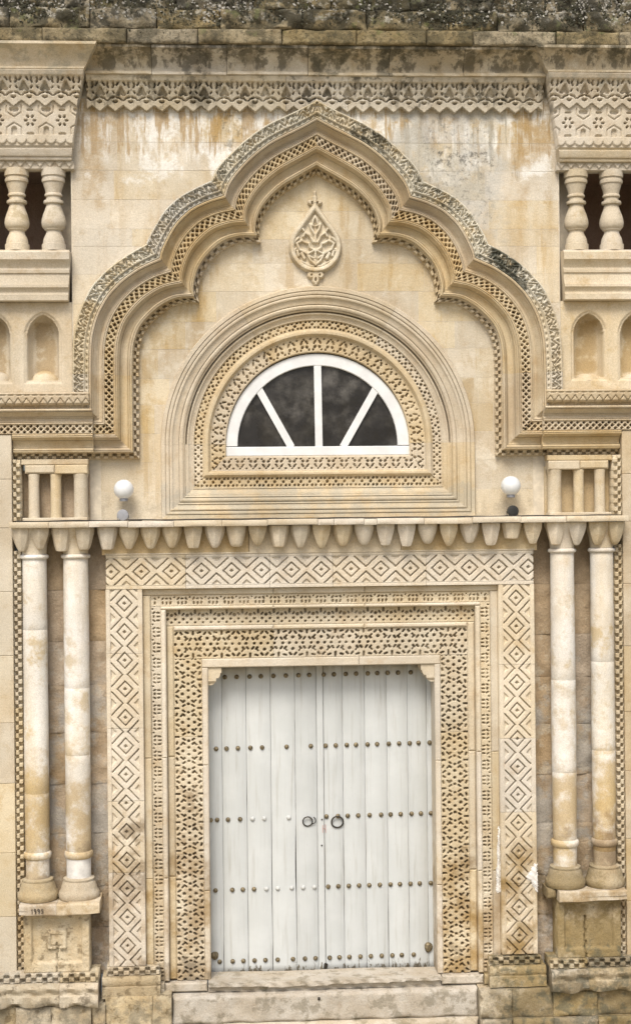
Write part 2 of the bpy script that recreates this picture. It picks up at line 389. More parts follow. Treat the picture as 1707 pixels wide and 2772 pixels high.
# ------------------------------------------------------------------ carving patterns (depth below the face, metres)
def sdcaps(u, v, caps):
    d = np.full(np.broadcast(u, v).shape, 9.)
    for x1, y1, x2, y2, r in caps:
        dx, dy = x2 - x1, y2 - y1
        L = dx * dx + dy * dy
        k = np.clip(((u - x1) * dx + (v - y1) * dy) / L, 0, 1) if L > 1e-12 else 0.
        d = np.minimum(d, np.hypot(u - x1 - k * dx, v - y1 - k * dy) - r)
    return d
def cut(d, depth, wdt=.0045): return depth * np.clip(.5 - d / wdt, 0, 1)
def wn(u, v): return (np.sin(u * 31 + 2.1 * np.sin(v * 17)) + np.sin(v * 43 + 1.7 * np.sin(u * 23 + 1)) + np.sin(u * 11 - v * 19 + 2)) / 3
def ncut(u, v, d, depth):
    """cut whose outline and depth wander a little, as hand carving and wear do"""
    return cut(d - .0004 + .0016 * wn(u * 1.7, v * 1.7), depth * 1.2 * (.78 + .30 * wn(u * .6 + 3, v * .6)))
def rep(u, P): return (u + P / 2) % P - P / 2
def mirror(c, mx=True, my=True):
    out = []
    for x1, y1, x2, y2, r in c:
        for sx in ((1, -1) if mx else (1,)):
            for sy in ((1, -1) if my else (1,)):
                out.append((sx * x1, sy * y1, sx * x2, sy * y2, r))
    return out
def wrap(c, P):
    return [(x1 + k * P, y1, x2 + k * P, y2, r) for x1, y1, x2, y2, r in c for k in (-1, 0, 1) if abs((x1 + x2) / 2 + k * P) < P * .5 + .05]

px = 1 / 311.
def pxl(c, k=1.): return [(a * px * k, b * px * k, c_ * px * k, d * px * k, r * px) for a, b, c_, d, r in c]
P_STAR = .25
STAR = wrap(mirror(pxl([(0, 36, 0, 27, 2.3), (14, 31, 20, 33, 2.3), (16, 15, 20, 11, 2.5), (5.5, 15, 9, 10.5, 2.3), (11.5, 0, 11.5, 0, 3.3), (29.5, 0, 29.5, 0, 3.4),
                         (30, 27, 34, 32, 2.3), (39, 16, 39, 16, 3.8), (22, 21, 19, 17.5, 1.8)])), P_STAR)
def pat_star(u, v): return ncut(u, v, sdcaps(rep(u, P_STAR), v, STAR), 0.054)
P_HOOK = .135
HOOK = wrap(pxl([(-10, -9, -10.5, -4.5, 2.0), (0, -10, 0, -5, 1.9), (10, -9, 10.5, -4.5, 2.0), (-12, 3, -9.5, 6.5, 1.8), (12, 3, 9.5, 6.5, 1.8), (-1.5, 5, 1.5, 5, 1.9), (21, 8, 21, 9, 1.7)]), P_HOOK)
def pat_hook(u, v): return ncut(u, v, sdcaps(rep(u, P_HOOK), v, HOOK), 0.036)
P_DROP = .138
DROP = wrap(pxl([(0, 19, 0, 11, 2.3), (21.4, 5, 21.4, 5, 4.0), (10.7, -6, 10.7, -6, 3.0), (-10.7, -6, -10.7, -6, 3.0), (0, -15, 0, -15, 2.6), (21.4, -15, 21.4, -15, 2.6), (9, 6, 12, 10, 1.8), (-9, 6, -12, 10, 1.8)]), P_DROP)
def pat_drop(u, v): return ncut(u, v, sdcaps(rep(u, P_DROP), v, DROP), 0.043)
P_DOT = .078
DOT = wrap(pxl([(0, 0, 0, 0, 3.1), (6.5, 8, 7.5, 8, 2.1), (-6.5, 8, -7.5, 8, 2.1), (6.5, -8, 7.5, -8, 2.1), (-6.5, -8, -7.5, -8, 2.1)]), P_DOT)
def pat_dot(u, v): return ncut(u, v, sdcaps(rep(u, P_DOT), v, DOT), 0.043)
P_PETAL = .116
PETAL = wrap(pxl([(5, 10, 9, 3, 2.0), (-5, 10, -9, 3, 2.0), (6, -6, 7, -8, 2.9), (-6, -6, -7, -8, 2.9), (12, -15, 12, -15, 2.3), (-12, -15, -12, -15, 2.3), (0, 15, 0, 15, 2.0), (18, 15, 18, 15, 2.0)]), P_PETAL)
def pat_petal(u, v): return ncut(u, v, sdcaps(rep(u, P_PETAL), v, PETAL), 0.040)
P_LAT = .056
LAT = [(0, 0, 0, 0, .0098), (.028, .025, .028, .025, .0080), (-.028, .025, -.028, .025, .0080), (.028, -.025, .028, -.025, .0080), (-.028, -.025, -.028, -.025, .0080)]
def pat_lattice(u, v):
    uu = rep(u, P_LAT); d = np.full(uu.shape, 9.)
    for x, y, _, _, r in LAT: d = np.minimum(d, .72 * (np.abs(uu - x) + np.abs(v - y)) - r * 1.12)
    return ncut(u, v, d, .062)
def pat_checker(u, v, c=.037, h=.032):
    return np.where(((np.floor(u / c) + np.floor((v + 10 * h) / h)) % 2) > .5, .045, .0)
def pat_diamond(u, v, P, W):
    uu = np.abs(rep(u, P)) / (P / 2); vv = np.abs(v) / (W / 2)
    m = uu + vv; edge = m > 1; mm = np.where(edge, 2 - m, m)
    def groove(a, b, d): return d * np.clip(np.minimum((mm - a), (b - mm)) / .022 + .3, 0, 1)
    wob = .5 + .5 * wn(u * .7, v * .7)
    hh = np.where(edge, groove(.765, .89, .033), groove(.495, .62, .033)) * (.75 + .35 * wob)
    hh = hh + np.where(edge, .004 * (mm < .8) + .016 * np.clip((.36 - mm) / .05, 0, 1), .003 * (mm < .55) + .034 * np.clip((.15 - mm) / .05, 0, 1))
    out = vv > 1.0
    rim = .012 * np.clip((1.0 - np.abs(vv - 1.02) / .02), 0, 1)
    return np.where(out, rim, np.where(vv > .985, np.maximum(rim, 0), hh))
P_FR = .134; P_T = .178
FR_T = wrap(mirror([(.0235, .232, .0285, .212, .0052), (.0285, .212, .019, .194, .0052), (.067, .234, .052, .212, .0058), (.089, .196, .066, .148, .0075), (.089, .178, .070, .144, .014), (.089, .150, .058, .140, .0085),
                    (.030, .150, .022, .162, .004)], True, False), P_T)
FR_C = wrap(mirror([(.011, .118, .036, .110, .0056), (.036, .110, .060, .090, .0046), (.0, .074, .013, .079, .0068)], True, False), P_FR)
def pat_frieze(u, v):
    """Tulip and chain frieze above a zigzag hem; v from the hem upward, .277 high."""
    d = ncut(u, v, np.minimum(sdcaps(rep(u, P_T), v, FR_T), sdcaps(rep(u, P_FR), v, FR_C)) - .001, .05)
    lip = np.where(v > .243, -.014, 0.)
    return d + lip + np.where(v < .10, -.012, 0)
def hem(u): return .052 * np.abs(rep(u, P_FR)) / (P_FR / 2)
P_HEX = .272
HEX = wrap(mirror([(.033, 0, .042, .0, .0085), (.017, .030, .022, .036, .0085)], True, True), P_HEX)
_hx = []
for cx_ in (P_HEX / 2,):
    up = [(-.062, .125), (-.062, .070), (0, .030), (.062, .070), (.062, .125)]
    dn = [(-.062, -.115), (-.062, -.058), (0, -.020), (.062, -.058), (.062, -.115)]
    for q in (up, dn):
        for a, b in zip(q[:-1], q[1:]):
            for kk in (-1, 1): _hx.append((kk * cx_ + a[0], a[1], kk * cx_ + b[0], b[1], .0045))
_hx2 = [(kk * P_HEX / 2 - .022, .092, kk * P_HEX / 2 + .022, .092, .016) for kk in (-1, 1)] + [(kk * P_HEX / 2, -.075, kk * P_HEX / 2, -.12, .022) for kk in (-1, 1)] + [(-.02, .088, .02, .088, .006), (-.018, -.115, .018, -.115, .012)]
def pat_hex(u, v):
    uu = rep(u, P_HEX)
    return cut(sdcaps(uu, v, HEX), .04) + cut(sdcaps(uu, v, _hx), .016) + cut(sdcaps(uu, v, _hx2), .024)
P_LEAF = .49
_lr = random.Random(5); LEAFC = []
for k in range(5):
    b0 = k * .098 - .245 + .049
    jt = lambda q=.007: _lr.uniform(-q, q)
    a = [(-.049 + jt(), -.030 + jt(), jt(), .026 + jt(), .0046), (jt(), .026 + jt(), .049 + jt(), -.030 + jt(), .0046), (-.034 + jt(), .018 + jt(), -.014 + jt(), .040, .0068), (.034 + jt(), .022 + jt(), .018 + jt(), .042, .0068),
         (jt(), -.038, .008 + jt(), -.010 + jt(), .0072), (-.018 + jt(), -.036, -.026 + jt(), -.016 + jt(), .0045), (.046 + jt(), .010 + jt(), .040 + jt(), .034 + jt(), .005), (.022 + jt(), -.038, .026 + jt(), -.020 + jt(), .005),
         (-.040 + jt(), -.005 + jt(), -.028 + jt(), .004 + jt(), .004), (.03 + jt(), 0 + jt(), .02 + jt(), .01 + jt(), .004)]
    LEAFC += [(p + b0, q, r_ + b0, t_, w_ * _lr.uniform(.7, 1.25)) for p, q, r_, t_, w_ in a]
LEAFC = wrap(LEAFC, P_LEAF)
def pat_leaf(u, v):
    wob = .006 * np.sin(u * 23.0) + .004 * np.sin(u * 61.0 + 1)
    d = sdcaps(rep(u, P_LEAF), v + wob, LEAFC)
    return cut(d, .030, .007) + .005 * np.sin(u * 37) * np.sin(v * 90 + u * 11)

# ------------------------------------------------------------------ ground
V = [(-60, -60, -.45), (60, -60, -.45), (60, 3, -.45), (-60, 3, -.45)]
g = mk("courtyard_ground", V, [(0, 1, 2, 3)], 'ground'); g['kind'] = 'structure'

# ------------------------------------------------------------------ curves of the trefoil arch (right half; x from the axis)
INN = [[(1.575, 5.62), (1.572, 5.76), (1.562, 5.875), (1.533, 5.976), (1.495, 6.047), (1.424, 6.122), (1.343, 6.19), (1.254, 6.24), (1.166, 6.265), (1.04, 6.262)],
       [(1.04, 6.262), (1.052, 6.34), (1.025, 6.48), (0.973, 6.581), (0.91, 6.657), (0.833, 6.727), (0.757, 6.77), (0.668, 6.793), (0.605, 6.799), (0.491, 6.791)],
       [(0.491, 6.791), (0.508, 6.88), (0.487, 6.986), (0.45, 7.062), (0.391, 7.138), (0.322, 7.204), (0.251, 7.256), (0.169, 7.306), (0.085, 7.354), (0.0, 7.404)]]
OUT = [[(2.137, 5.62), (2.130, 5.85), (2.117, 5.98), (2.091, 6.092), (2.063, 6.179), (2.012, 6.29), (1.962, 6.377), (1.895, 6.456), (1.825, 6.525), (1.676, 6.637), (1.489, 6.746)],
       [(1.489, 6.746), (1.464, 6.811), (1.426, 6.878), (1.378, 6.958), (1.326, 7.035), (1.26, 7.102), (1.188, 7.16), (1.051, 7.235), (0.926, 7.292)],
       [(0.926, 7.292), (0.875, 7.397), (0.814, 7.472), (0.749, 7.534), (0.654, 7.622), (0.548, 7.705), (0.447, 7.773), (0.347, 7.824), (0.20, 7.892), (0.10, 7.942), (0.0, 7.996)]]
def smooth_curve(pts, n):
    P = np.array(pts); d = np.concatenate([[0], np.cumsum(np.linalg.norm(np.diff(P, axis=0), axis=1))])
    e = np.vstack([2 * P[0] - P[1], P, 2 * P[-1] - P[-2]])
    out = []
    for i in range(len(P) - 1):
        p0, p1, p2, p3 = e[i], e[i + 1], e[i + 2], e[i + 3]
        for t in np.linspace(0, 1, 12, endpoint=False):
            out.append(.5 * (2 * p1 + (p2 - p0) * t + (2 * p0 - 5 * p1 + 4 * p2 - p3) * t * t + (3 * p1 - p0 - 3 * p2 + p3) * t ** 3))
    out.append(P[-1]); out = np.array(out)
    L = np.concatenate([[0], np.cumsum(np.linalg.norm(np.diff(out, axis=0), axis=1))])
    q = np.linspace(0, L[-1], n)
    return np.stack([np.interp(q, L, out[:, 0]), np.interp(q, L, out[:, 1])], 1)
LOBES = [(smooth_curve(a, 400), smooth_curve(b, 400)) for a, b in zip(INN, OUT)]
LLEN = [float(np.linalg.norm(np.diff((a + b) / 2, axis=0), axis=1).sum()) for a, b in LOBES]
def arch_place(lobe, sgn):
    a, b = LOBES[lobe]; L = LLEN[lobe]; q = np.linspace(0, L, 400)
    def f(S, T):
        ax, az = np.interp(S, q, a[:, 0]), np.interp(S, q, a[:, 1])
        bx, bz = np.interp(S, q, b[:, 0]), np.interp(S, q, b[:, 1])
        return sgn * (ax + (bx - ax) * T), az + (bz - az) * T
    return f
# outline x(z) of the arch at about the middle of its leaf band, for cutting the wall stones to it
_oc = np.concatenate([a + (b - a) * .93 for a, b in LOBES])
_oz = np.maximum.accumulate(_oc[:, 1])
def arch_x(z):
    if z < 5.62: return 2.137 - .04
    if z > _oz[-1]: return 0.
    return float(np.interp(z, _oz, _oc[:, 0]))

# ------------------------------------------------------------------ walls of cut stone
back_wall = thing("portal_wall", "pale ashlar wall of squared blocks around the pointed lobed arch", "wall", (0, .3, 5.5))
box("mortar_core", -2.137, 2.137, .02, .20, 8.03, 8.55, 'mortar', back_wall)
for sgn in (-1, 1):
    pts = [(2.137, z) for z in (5.47, 7.40)]
    zz = np.linspace(8.04, 5.47, 60)
    inner = [(arch_x(z) + .01, z) for z in zz]
    ring = pts + inner
    if sgn < 0: ring = [(-x, z) for x, z in ring[::-1]]
    V = [(x, .006, z) for x, z in ring] + [(x, .16, z) for x, z in ring]
    n = len(ring)
    # strip faces row by row keep it convex piecewise
    V = []; F = []
    for i, z in enumerate(zz):
        a = arch_x(z) + .005
        V += [(sgn * a, -.0002, z), (sgn * 2.135, -.0002, z)]
        if i: F.append(((2 * i - 2, 2 * i - 1, 2 * i + 1, 2 * i) if sgn < 0 else (2 * i, 2 * i + 1, 2 * i - 1, 2 * i - 2)))
    mk("mortar_joint", V, F, 'mortar', back_wall)
COURSES = [5.48, 5.72, 5.985, 6.235, 6.49, 6.735, 6.885, 7.14, 7.395, 7.64, 7.90, 8.02]
def clip_block(x0, x1, z0, z1, fx, sgn):
    """part of [x0,x1]x[z0,z1] (x measured outward from the axis) that lies outside x=fx(z); polygon or None"""
    zs = [z for z in np.linspace(z0, z1, 9)]
    L = [(max(x0, fx(z)), z) for z in zs]
    L = [(x, z) for x, z in L if x < x1 - .012]
    if len(L) < 2: return None
    poly = [(x1, L[0][1]), (x1, L[-1][1])] + L[::-1]
    ar = .5 * sum(poly[i][0] * poly[(i + 1) % len(poly)][1] - poly[(i + 1) % len(poly)][0] * poly[i][1] for i in range(len(poly)))
    if abs(ar) < .002: return None
    if all(abs(x - L[0][0]) < 1e-6 for x, z in L): poly = [(x1, L[0][1]), (x1, L[-1][1]), (L[-1][0], L[-1][1]), (L[0][0], L[0][1])]
    if sgn < 0: poly = [(-x, z) for x, z in poly[::-1]]
    return poly
J = .0013
for k in range(len(COURSES) - 1):
    z0, z1 = COURSES[k], COURSES[k + 1]
    for sgn in (-1, 1):
        x = 2.128; i = 0
        r = random.Random(k * 7 + (sgn > 0) * 3)
        while x > .02:
            wd = r.uniform(.34, .66) if i or k % 2 else r.uniform(.2, .4)
            nx = max(x - wd, 0.)
            if nx < .2: nx = 0.
            p = clip_block(nx + J, x - J, z0 + J, z1 - J, arch_x, sgn)
            if p: prism("stone_block", p, -.0012 - r.uniform(0, .002), .05, 'wall', back_wall, b=.0012)
            x = nx; i += 1

tymp = thing("tympanum_wall", "smooth honey stone wall inside the lobed arch around the fanlight", "wall", (0, .3, 4.4))
def win_x(z): return 1.37 if z < 5.02 else (math.sqrt(max(0, 1.37 ** 2 - (z - 5.02) ** 2)) if z < 6.39 else 0.)
for sgn in (-1, 1):
    V = []; F = []
    zz = np.linspace(4.33, 7.45, 50)
    for i, z in enumerate(zz):
        V += [(sgn * win_x(z), .1998, z), (sgn * 2.3, .1998, z)]
        if i: F.append(((2 * i - 2, 2 * i - 1, 2 * i + 1, 2 * i) if sgn > 0 else (2 * i, 2 * i + 1, 2 * i - 1, 2 * i - 2)))
    mk("mortar_joint", V, F, 'mortar', tymp)
TC = [4.34, 4.60, 4.86, 5.115, 5.37, 5.60, 5.86, 6.10, 6.37, 6.62, 6.83, 7.08, 7.42]
for k in range(len(TC) - 1):
    z0, z1 = TC[k], TC[k + 1]
    for sgn in (-1, 1):
        r = random.Random(k * 5 + (sgn > 0) * 11 + 2)
        x = 1.92; i = 0
        while x > .02:
            nx = max(x - r.uniform(.32, .62), 0.)
            if nx < .22: nx = 0.
            p = clip_block(nx + J, x - J, z0 + J, z1 - J, win_x, sgn)
            if p: prism("stone_block", p, .1988 - r.uniform(0, .0015), .24, 'tymp', tymp, b=.001)
            x = nx

# ------------------------------------------------------------------ trefoil arch and string courses
PROF = np.array([(0, .205), (.005, .135), (.088, .135), (.098, .080), (.104, .066), (.128, .060), (.1285, .072), (.136, .072), (.1365, .062), (.150, .066), (.165, .080), (.1655, .092), (.172, .092), (.1725, .084), (.19, .092), (.23, .090), (.262, .074), (.2625, .064), (.272, .062),
                 (.2725, .070), (.295, .046), (.2955, .034), (.306, .032), (.3065, .024), (.318, .012), (.328, .006), (.338, .010), (.339, .020), (.345, .020), (.346, .006), (.354, .004), (.364, .010), (.365, .020), (.374, .020), (.380, .012), (.386, .012), (.512, .012), (.514, .022), (.519, .022), (.520, .004), (.532, -.002), (.544, .002), (.545, .018), (.551, .018),
                 (.552, .008), (.562, .006), (.563, .022), (.585, .030), (.615, .028), (.6155, .016), (.626, .014), (.6265, .022), (.65, .006), (.675, -.014), (.690, -.024), (.6905, -.040), (.702, -.044), (.7025, -.034), (.709, -.034), (.710, -.060), (.728, -.066), (.742, -.060), (.743, -.050), (.750, -.050), (.751, -.062), (.80, -.062), (.802, -.050), (.807, -.050), (.808, -.078), (.822, -.082), (.96, -.092), (.962, -.080), (.967, -.080), (.968, -.094), (.980, -.094), (.992, -.080), (1.0, -.062)])
def prof(t): return np.interp(t, PROF[:, 0], PROF[:, 1])
W_ARCH = .562
BANDS = [("checker_band", 0, .098, .0042, 'arch'), ("cove_moulding", .098, .375, None, 'arch'), ("pierced_band", .375, .5195, .0055, 'arch'),
         ("cove_moulding", .5195, .7455, None, 'arch'), ("leaf_band", .7455, 1.0, .0055, 'leaf')]
def band_h(name, off=0., lip=True):
    def h(S, T, X, Z):
        y = prof(T) + off
        v = T * W_ARCH
        if name == "checker_band":
            y = y + np.where((T > .006) & (T < .09), pat_checker(S, v - .004, .037, .0245), 0)
        elif name == "pierced_band":
            y = y + np.where((T > .39) & (T < .51), pat_lattice(S, (T - .449) * W_ARCH), 0)
        elif name == "leaf_band":
            bead = (T > .752) & (T < .80)
            y = y + np.where(bead, cut(sdcaps(rep(S, .05), (T - .776) * W_ARCH, [(-.008, 0, .008, .002, .0055)]), .02), 0)
            y = y + np.where((T > .83) & (T < .965), pat_leaf(S, (T - .897) * W_ARCH), 0)
        return y
    return h
def tsam(t0, t1, step):
    if step is None:
        k = PROF[(PROF[:, 0] > t0 + 1e-6) & (PROF[:, 0] < t1 - 1e-6), 0]
        return np.concatenate([[t0], k, [t1]])
    return rngs(t0, t1, step / W_ARCH)
arch = thing("lobed_arch", "large pointed arch of six scalloped lobes with pierced and beaded mouldings", "arch", (0, 0, 5.6))
for name, t0, t1, step, mat in BANDS:
    for sgn in (-1, 1):
        s_off = 0.
        for lobe in range(3):
            L = LLEN[lobe]
            g0 = .0012 if lobe else 0
            relief("checker_stone" if name == "checker_band" else name, rngs(g0, L, step or .02), tsam(t0, t1, step), arch_place(lobe, sgn), band_h(name),
                   .22, mat, arch, smooth=40 if step is None else None)
        # straight leg from the springing to the mitre
        lo, hi = 4.893, 5.62
        def leg(S, T, sgn=sgn):
            return sgn * (1.575 + W_ARCH * T), np.maximum(S, 4.893 + .571 * T)
        relief(name, rngs(lo, hi, step or .05), tsam(t0, t1, step), leg, lambda S, T, X, Z, f=band_h(name): f(Z, T, X, Z), .22, mat, arch, smooth=40 if step is None else None)
for sgn, lab in ((-1, "carved string course running left of the arch over two slim columns"), (1, "carved string course running right of the arch over two slim columns")):
    st = thing("string_course", lab, "string course", (sgn * 2.3, 0, 4.9), "string courses at the foot of the arch")
    for name, t0, t1, step, mat in BANDS:
        if name == "leaf_band": mat = 'arch'
        def run(S, T, sgn=sgn):
            return sgn * np.maximum(S, 1.575 + W_ARCH * T), 4.893 + .571 * T
        xb = 1.965 if t1 > .3 else (1.99 if t1 > .1 else 2.03)
        if t0 < .68:
            relief(name, rngs(1.575, xb, step or .05), tsam(t0, t1, step), run, lambda S, T, X, Z, f=band_h(name): f(np.abs(X), T, X, Z), .22, mat, st, smooth=40 if step is None else None)
        else:
            xb = 1.99
        xe = 3.058 if t0 > .3 else 2.655
        def run2(S, T, sgn=sgn): return sgn * S, 4.893 + .571 * T
        def h2(S, T, X, Z, f=band_h(name), nm=name):
            if nm == "leaf_band":
                y = prof(T) + .0
                v = (T - .745) / .255 * .146
                zig = (v > .038) & (v < .10)
                y = np.where(v < .035, .0 - .03, y)
                tri = rep(np.abs(X), .072)
                d = np.abs(v - .045 - .048 * (1 - np.abs(tri) / .036)) - .0045
                y = y + np.where(zig, cut(d, .018), 0) + np.where((v > .036) & (v < .046), .02, 0) + np.where((v < .035), .020 - cut(-(np.hypot(rep(np.abs(X), .1) / .06, (v - .012) / .03) - .8) * .02, .018), 0)
                y = y + np.where((v > .108) & (v < .128), cut(sdcaps(rep(np.abs(X), .068), v - .118, [(-.018, 0, .018, 0, .004)]), .014), 0)
                return y - .03
            return f(np.abs(X), T, X, Z) - .07
        relief(name, rngs(xb + .001, xe, step or .1), tsam(t0, t1, step), run2, h2, .22, mat, st, smooth=40 if step is None else None)

# ------------------------------------------------------------------ fanlight surround
wa = thing("fanlight_surround", "round-headed stone surround with two pierced carved bands around the fanlight", "window surround", (0, .25, 4.36))
ZC = 5.02
ZB = np.array([(.816, 4.925), (.822, 4.905), (.962, 4.782), (1.028, 4.727), (1.098, 4.643), (1.17, 4.572), (1.25, 4.49), (1.33, 4.42), (1.392, 4.356)])
def zb(r): return np.interp(r, ZB[:, 0], ZB[:, 1])
WP = np.array([(.816, .33), (.818, .275), (.83, .272), (.955, .272), (.960, .262), (.968, .246), (.978, .238), (.9785, .230), (.992, .228), (1.003, .230), (1.0035, .240), (1.02, .250), (1.026, .262), (1.03, .262), (1.098, .262), (1.104, .256), (1.1045, .248), (1.114, .246), (1.1145, .254), (1.135, .246), (1.150, .234), (1.1505, .224),
               (1.163, .220), (1.166, .262), (1.176, .262), (1.179, .205), (1.188, .196), (1.1885, .206), (1.196, .206), (1.1965, .194), (1.206, .186), (1.218, .184), (1.228, .190), (1.2285, .202), (1.236, .202), (1.2365, .190), (1.248, .186), (1.2485, .196), (1.27, .190), (1.29, .178), (1.2905, .168), (1.302, .164), (1.312, .168), (1.3125, .180), (1.32, .180), (1.3205, .166),
               (1.335, .160), (1.346, .162), (1.3465, .174), (1.354, .174), (1.3545, .160), (1.385, .160), (1.392, .170)])
WP_leg = WP.copy(); WP_leg[(WP[:, 0] > 1.164) & (WP[:, 0] < 1.178), 1] = .214
WB = [("carved_band", .816, .960, .0055, 'petal'), ("roll_moulding", .960, 1.028, None, None), ("carved_band", 1.028, 1.104, .0052, 'dot'), ("outer_moulding", 1.104, 1.392, None, None)]
for name, r0, r1, step, pat in WB:
    t = rngs(r0, r1, step) if step else np.concatenate([[r0], WP[(WP[:, 0] > r0 + 1e-6) & (WP[:, 0] < r1 - 1e-6), 0], [r1]])
    def add(y, u, T, pat=pat):
        if pat == 'petal': return y + np.where((T > .828) & (T < .955), pat_petal(u, T - .890), 0)
        if pat == 'dot': return y + np.where((T > 1.03) & (T < 1.1), pat_dot(u, T - 1.065), 0)
        return y
    sm = None if step else 40
    rm = (r0 + r1) / 2
    n_arcs = 3
    for q in range(n_arcs):
        a0, a1 = math.pi * q / n_arcs, math.pi * (q + 1) / n_arcs
        relief(name, rngs(a0 + .0006, a1 - .0006, (step or .03) / rm), t, lambda S, T: (T * np.cos(S), ZC + T * np.sin(S)),
               lambda S, T, X, Z: add(np.interp(T, WP[:, 0], WP[:, 1]), S * rm, T), .36, 'win', wa, smooth=sm)
    for sgn in (-1, 1):
        relief(name, rngs(zb(r1), ZC, step or .05), t, lambda S, T: (sgn * T, np.maximum(S, zb(T))),
               lambda S, T, X, Z: add(np.interp(T, WP_leg[:, 0], WP_leg[:, 1]), Z, T), .36, 'win', wa, smooth=sm)
    relief(name, rngs(-r1, r1, step or .08), t, lambda S, T: (np.clip(S, -T, T), zb(T)),
           lambda S, T, X, Z: add(np.interp(T, WP_leg[:, 0], WP_leg[:, 1]), X, T), .36, 'win', wa, smooth=sm)

fan = thing("fanlight_window", "white painted half-round fanlight with four dark mottled panes", "window", (0, .33, 4.93))
def arcs(r, n=40, a0=0, a1=math.pi, z=5.005): return [(r * math.cos(a), z + r * math.sin(a)) for a in np.linspace(a0, a1, n)]
def ringband(name, r0, r1, y0, y1, mat, parent, zbot):
    relief(name, rngs(0, math.pi, .04), np.array([r0, r0 + .006, r1 - .006, r1]), lambda S, T: (T * np.cos(S), 5.005 + T * np.sin(S)),
           lambda S, T, X, Z: y0 + np.where((T < r0 + .003) | (T > r1 - .003), .006, 0), y1, mat, parent, smooth=40)
ringband("arched_frame", .716, .822, .30, .36, 'frame', fan, 5.0)
box("bottom_rail", -.835, .835, .298, .36, 4.915, 4.998, 'frame', fan, b=.006)
def bar(name, x0, z0, x1, z1, wd, y0, y1):
    d = np.array([x1 - x0, z1 - z0]); d /= np.linalg.norm(d); nrm = np.array([-d[1], d[0]]) * wd / 2
    p = [(x0 + nrm[0], z0 + nrm[1]), (x0 - nrm[0], z0 - nrm[1]), (x1 - nrm[0], z1 - nrm[1]), (x1 + nrm[0], z1 + nrm[1])]
    ar = sum(p[i][0] * p[(i + 1) % 4][1] - p[(i + 1) % 4][0] * p[i][1] for i in range(4))
    if ar < 0: p = p[::-1]
    return prism(name, p, y0, y1, 'frame', fan, b=.005)
bar("glazing_bar", .01, 4.99, .004, 5.73, .066, .304, .358)
bar("glazing_bar", -.235, 4.99, -.54, 5.545, .066, .306, .358)
bar("glazing_bar", .225, 4.99, .545, 5.545, .066, .306, .358)
A1, A2 = math.atan2(.54, .545), math.pi - math.atan2(.54, .54)
Rg = .74
for poly in ([(.01, 4.985)] + [(.225, 4.985)] + arcs(Rg, 14, A1, math.pi / 2),
             [(-.235, 4.985), (.01, 4.985)] + arcs(Rg, 14, math.pi / 2, A2),
             [(.225, 4.985), (Rg, 4.985)] + arcs(Rg, 14, 0, A1),
             [(-Rg, 4.985), (-.235, 4.985)] + arcs(Rg, 14, A2, math.pi)):
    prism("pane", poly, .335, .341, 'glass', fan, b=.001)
box("back_panel", -.83, .83, .40, .44, 4.9, 5.86, 'room', fan)  # dark panel close behind the panes, standing in for the unlit room

# ------------------------------------------------------------------ medallion
med = thing("pendant_medallion", "carved teardrop medallion with leaf tracery hanging under the arch point", "medallion", (0, .2, 6.45))
def drop_poly(r, cz, top):
    t = math.asin(r / (top - cz))
    return [(r * math.cos(a), cz + r * math.sin(a)) for a in np.linspace(math.pi - t, 2 * math.pi + t, 44)] + [(0, top)]
def poly_sd(X, Z, poly):
    P = np.array(poly); d = np.full(X.shape, 9.); ins = np.zeros(X.shape, bool)
    for i in range(len(P)):
        a, b = P[i], P[(i + 1) % len(P)]
        e = b - a; k = np.clip(((X - a[0]) * e[0] + (Z - a[1]) * e[1]) / max(e @ e, 1e-12), 0, 1)
        d = np.minimum(d, np.hypot(X - a[0] - k * e[0], Z - a[1] - k * e[1]))
        c = ((a[1] > Z) != (b[1] > Z)) & (X < (b[0] - a[0]) * (Z - a[1]) / (b[1] - a[1] + 1e-12) + a[0])
        ins ^= c
    return np.where(ins, -d, d)
OUTER = drop_poly(.236, 6.762, 7.165)
STEMS = mirror([(.15, 6.84, .19, 6.80, .012), (.10, 6.90, .115, 6.93, .010), (.06, 6.60, .13, 6.63, .009), (.175, 6.74, .19, 6.70, .009), (.0, 6.60, .0, 6.64, .012), (.03, 6.66, .05, 6.68, .010), (0, 6.60, .045, 6.64, .011), (.045, 6.64, .075, 6.70, .012), (.075, 6.70, .14, 6.735, .012), (.14, 6.735, .165, 6.79, .012), (.165, 6.79, .12, 6.815, .012), (.12, 6.815, .075, 6.79, .011),
                (0, 6.66, 0, 6.72, .010), (0, 6.72, .05, 6.755, .012), (.05, 6.755, .055, 6.79, .010), (.0, 6.735, .06, 6.70, .010), (.02, 6.80, .05, 6.86, .011), (.05, 6.86, .09, 6.885, .012), (.09, 6.885, .105, 6.85, .010),
                (0, 6.80, 0, 6.86, .012), (.0, 6.86, .035, 6.92, .011), (.035, 6.92, .045, 6.96, .012), (.045, 6.96, .015, 6.945, .009), (.02, 6.99, .0, 7.03, .010), (.028, 6.95, .012, 7.01, .009), (.10, 6.66, .12, 6.70, .016), (.15, 6.68, .16, 6.72, .012), (.02, 6.585, .09, 6.60, .010)], True, False)
TOPF = mirror([(0, 7.09, 0, 7.20, .022), (.036, 7.155, .040, 7.155, .026), (0, 7.2, 0, 7.245, .015)], True, False)
BOTF = mirror([(0, 6.55, 0, 6.462, .036), (.042, 6.515, .044, 6.51, .034), (0, 6.46, 0, 6.430, .018)], True, False)
PIN = [(.024, 7.148, .024, 7.160, .0070), (-.024, 7.148, -.024, 7.160, .0070), (.036, 6.512, .036, 6.512, .0072), (-.036, 6.512, -.036, 6.512, .0072), (0, 6.462, 0, 6.482, .0065)]
def med_sd(X, Z): return np.minimum(poly_sd(X, Z, OUTER), np.minimum(sdcaps(X, Z, TOPF), sdcaps(X, Z, BOTF)))
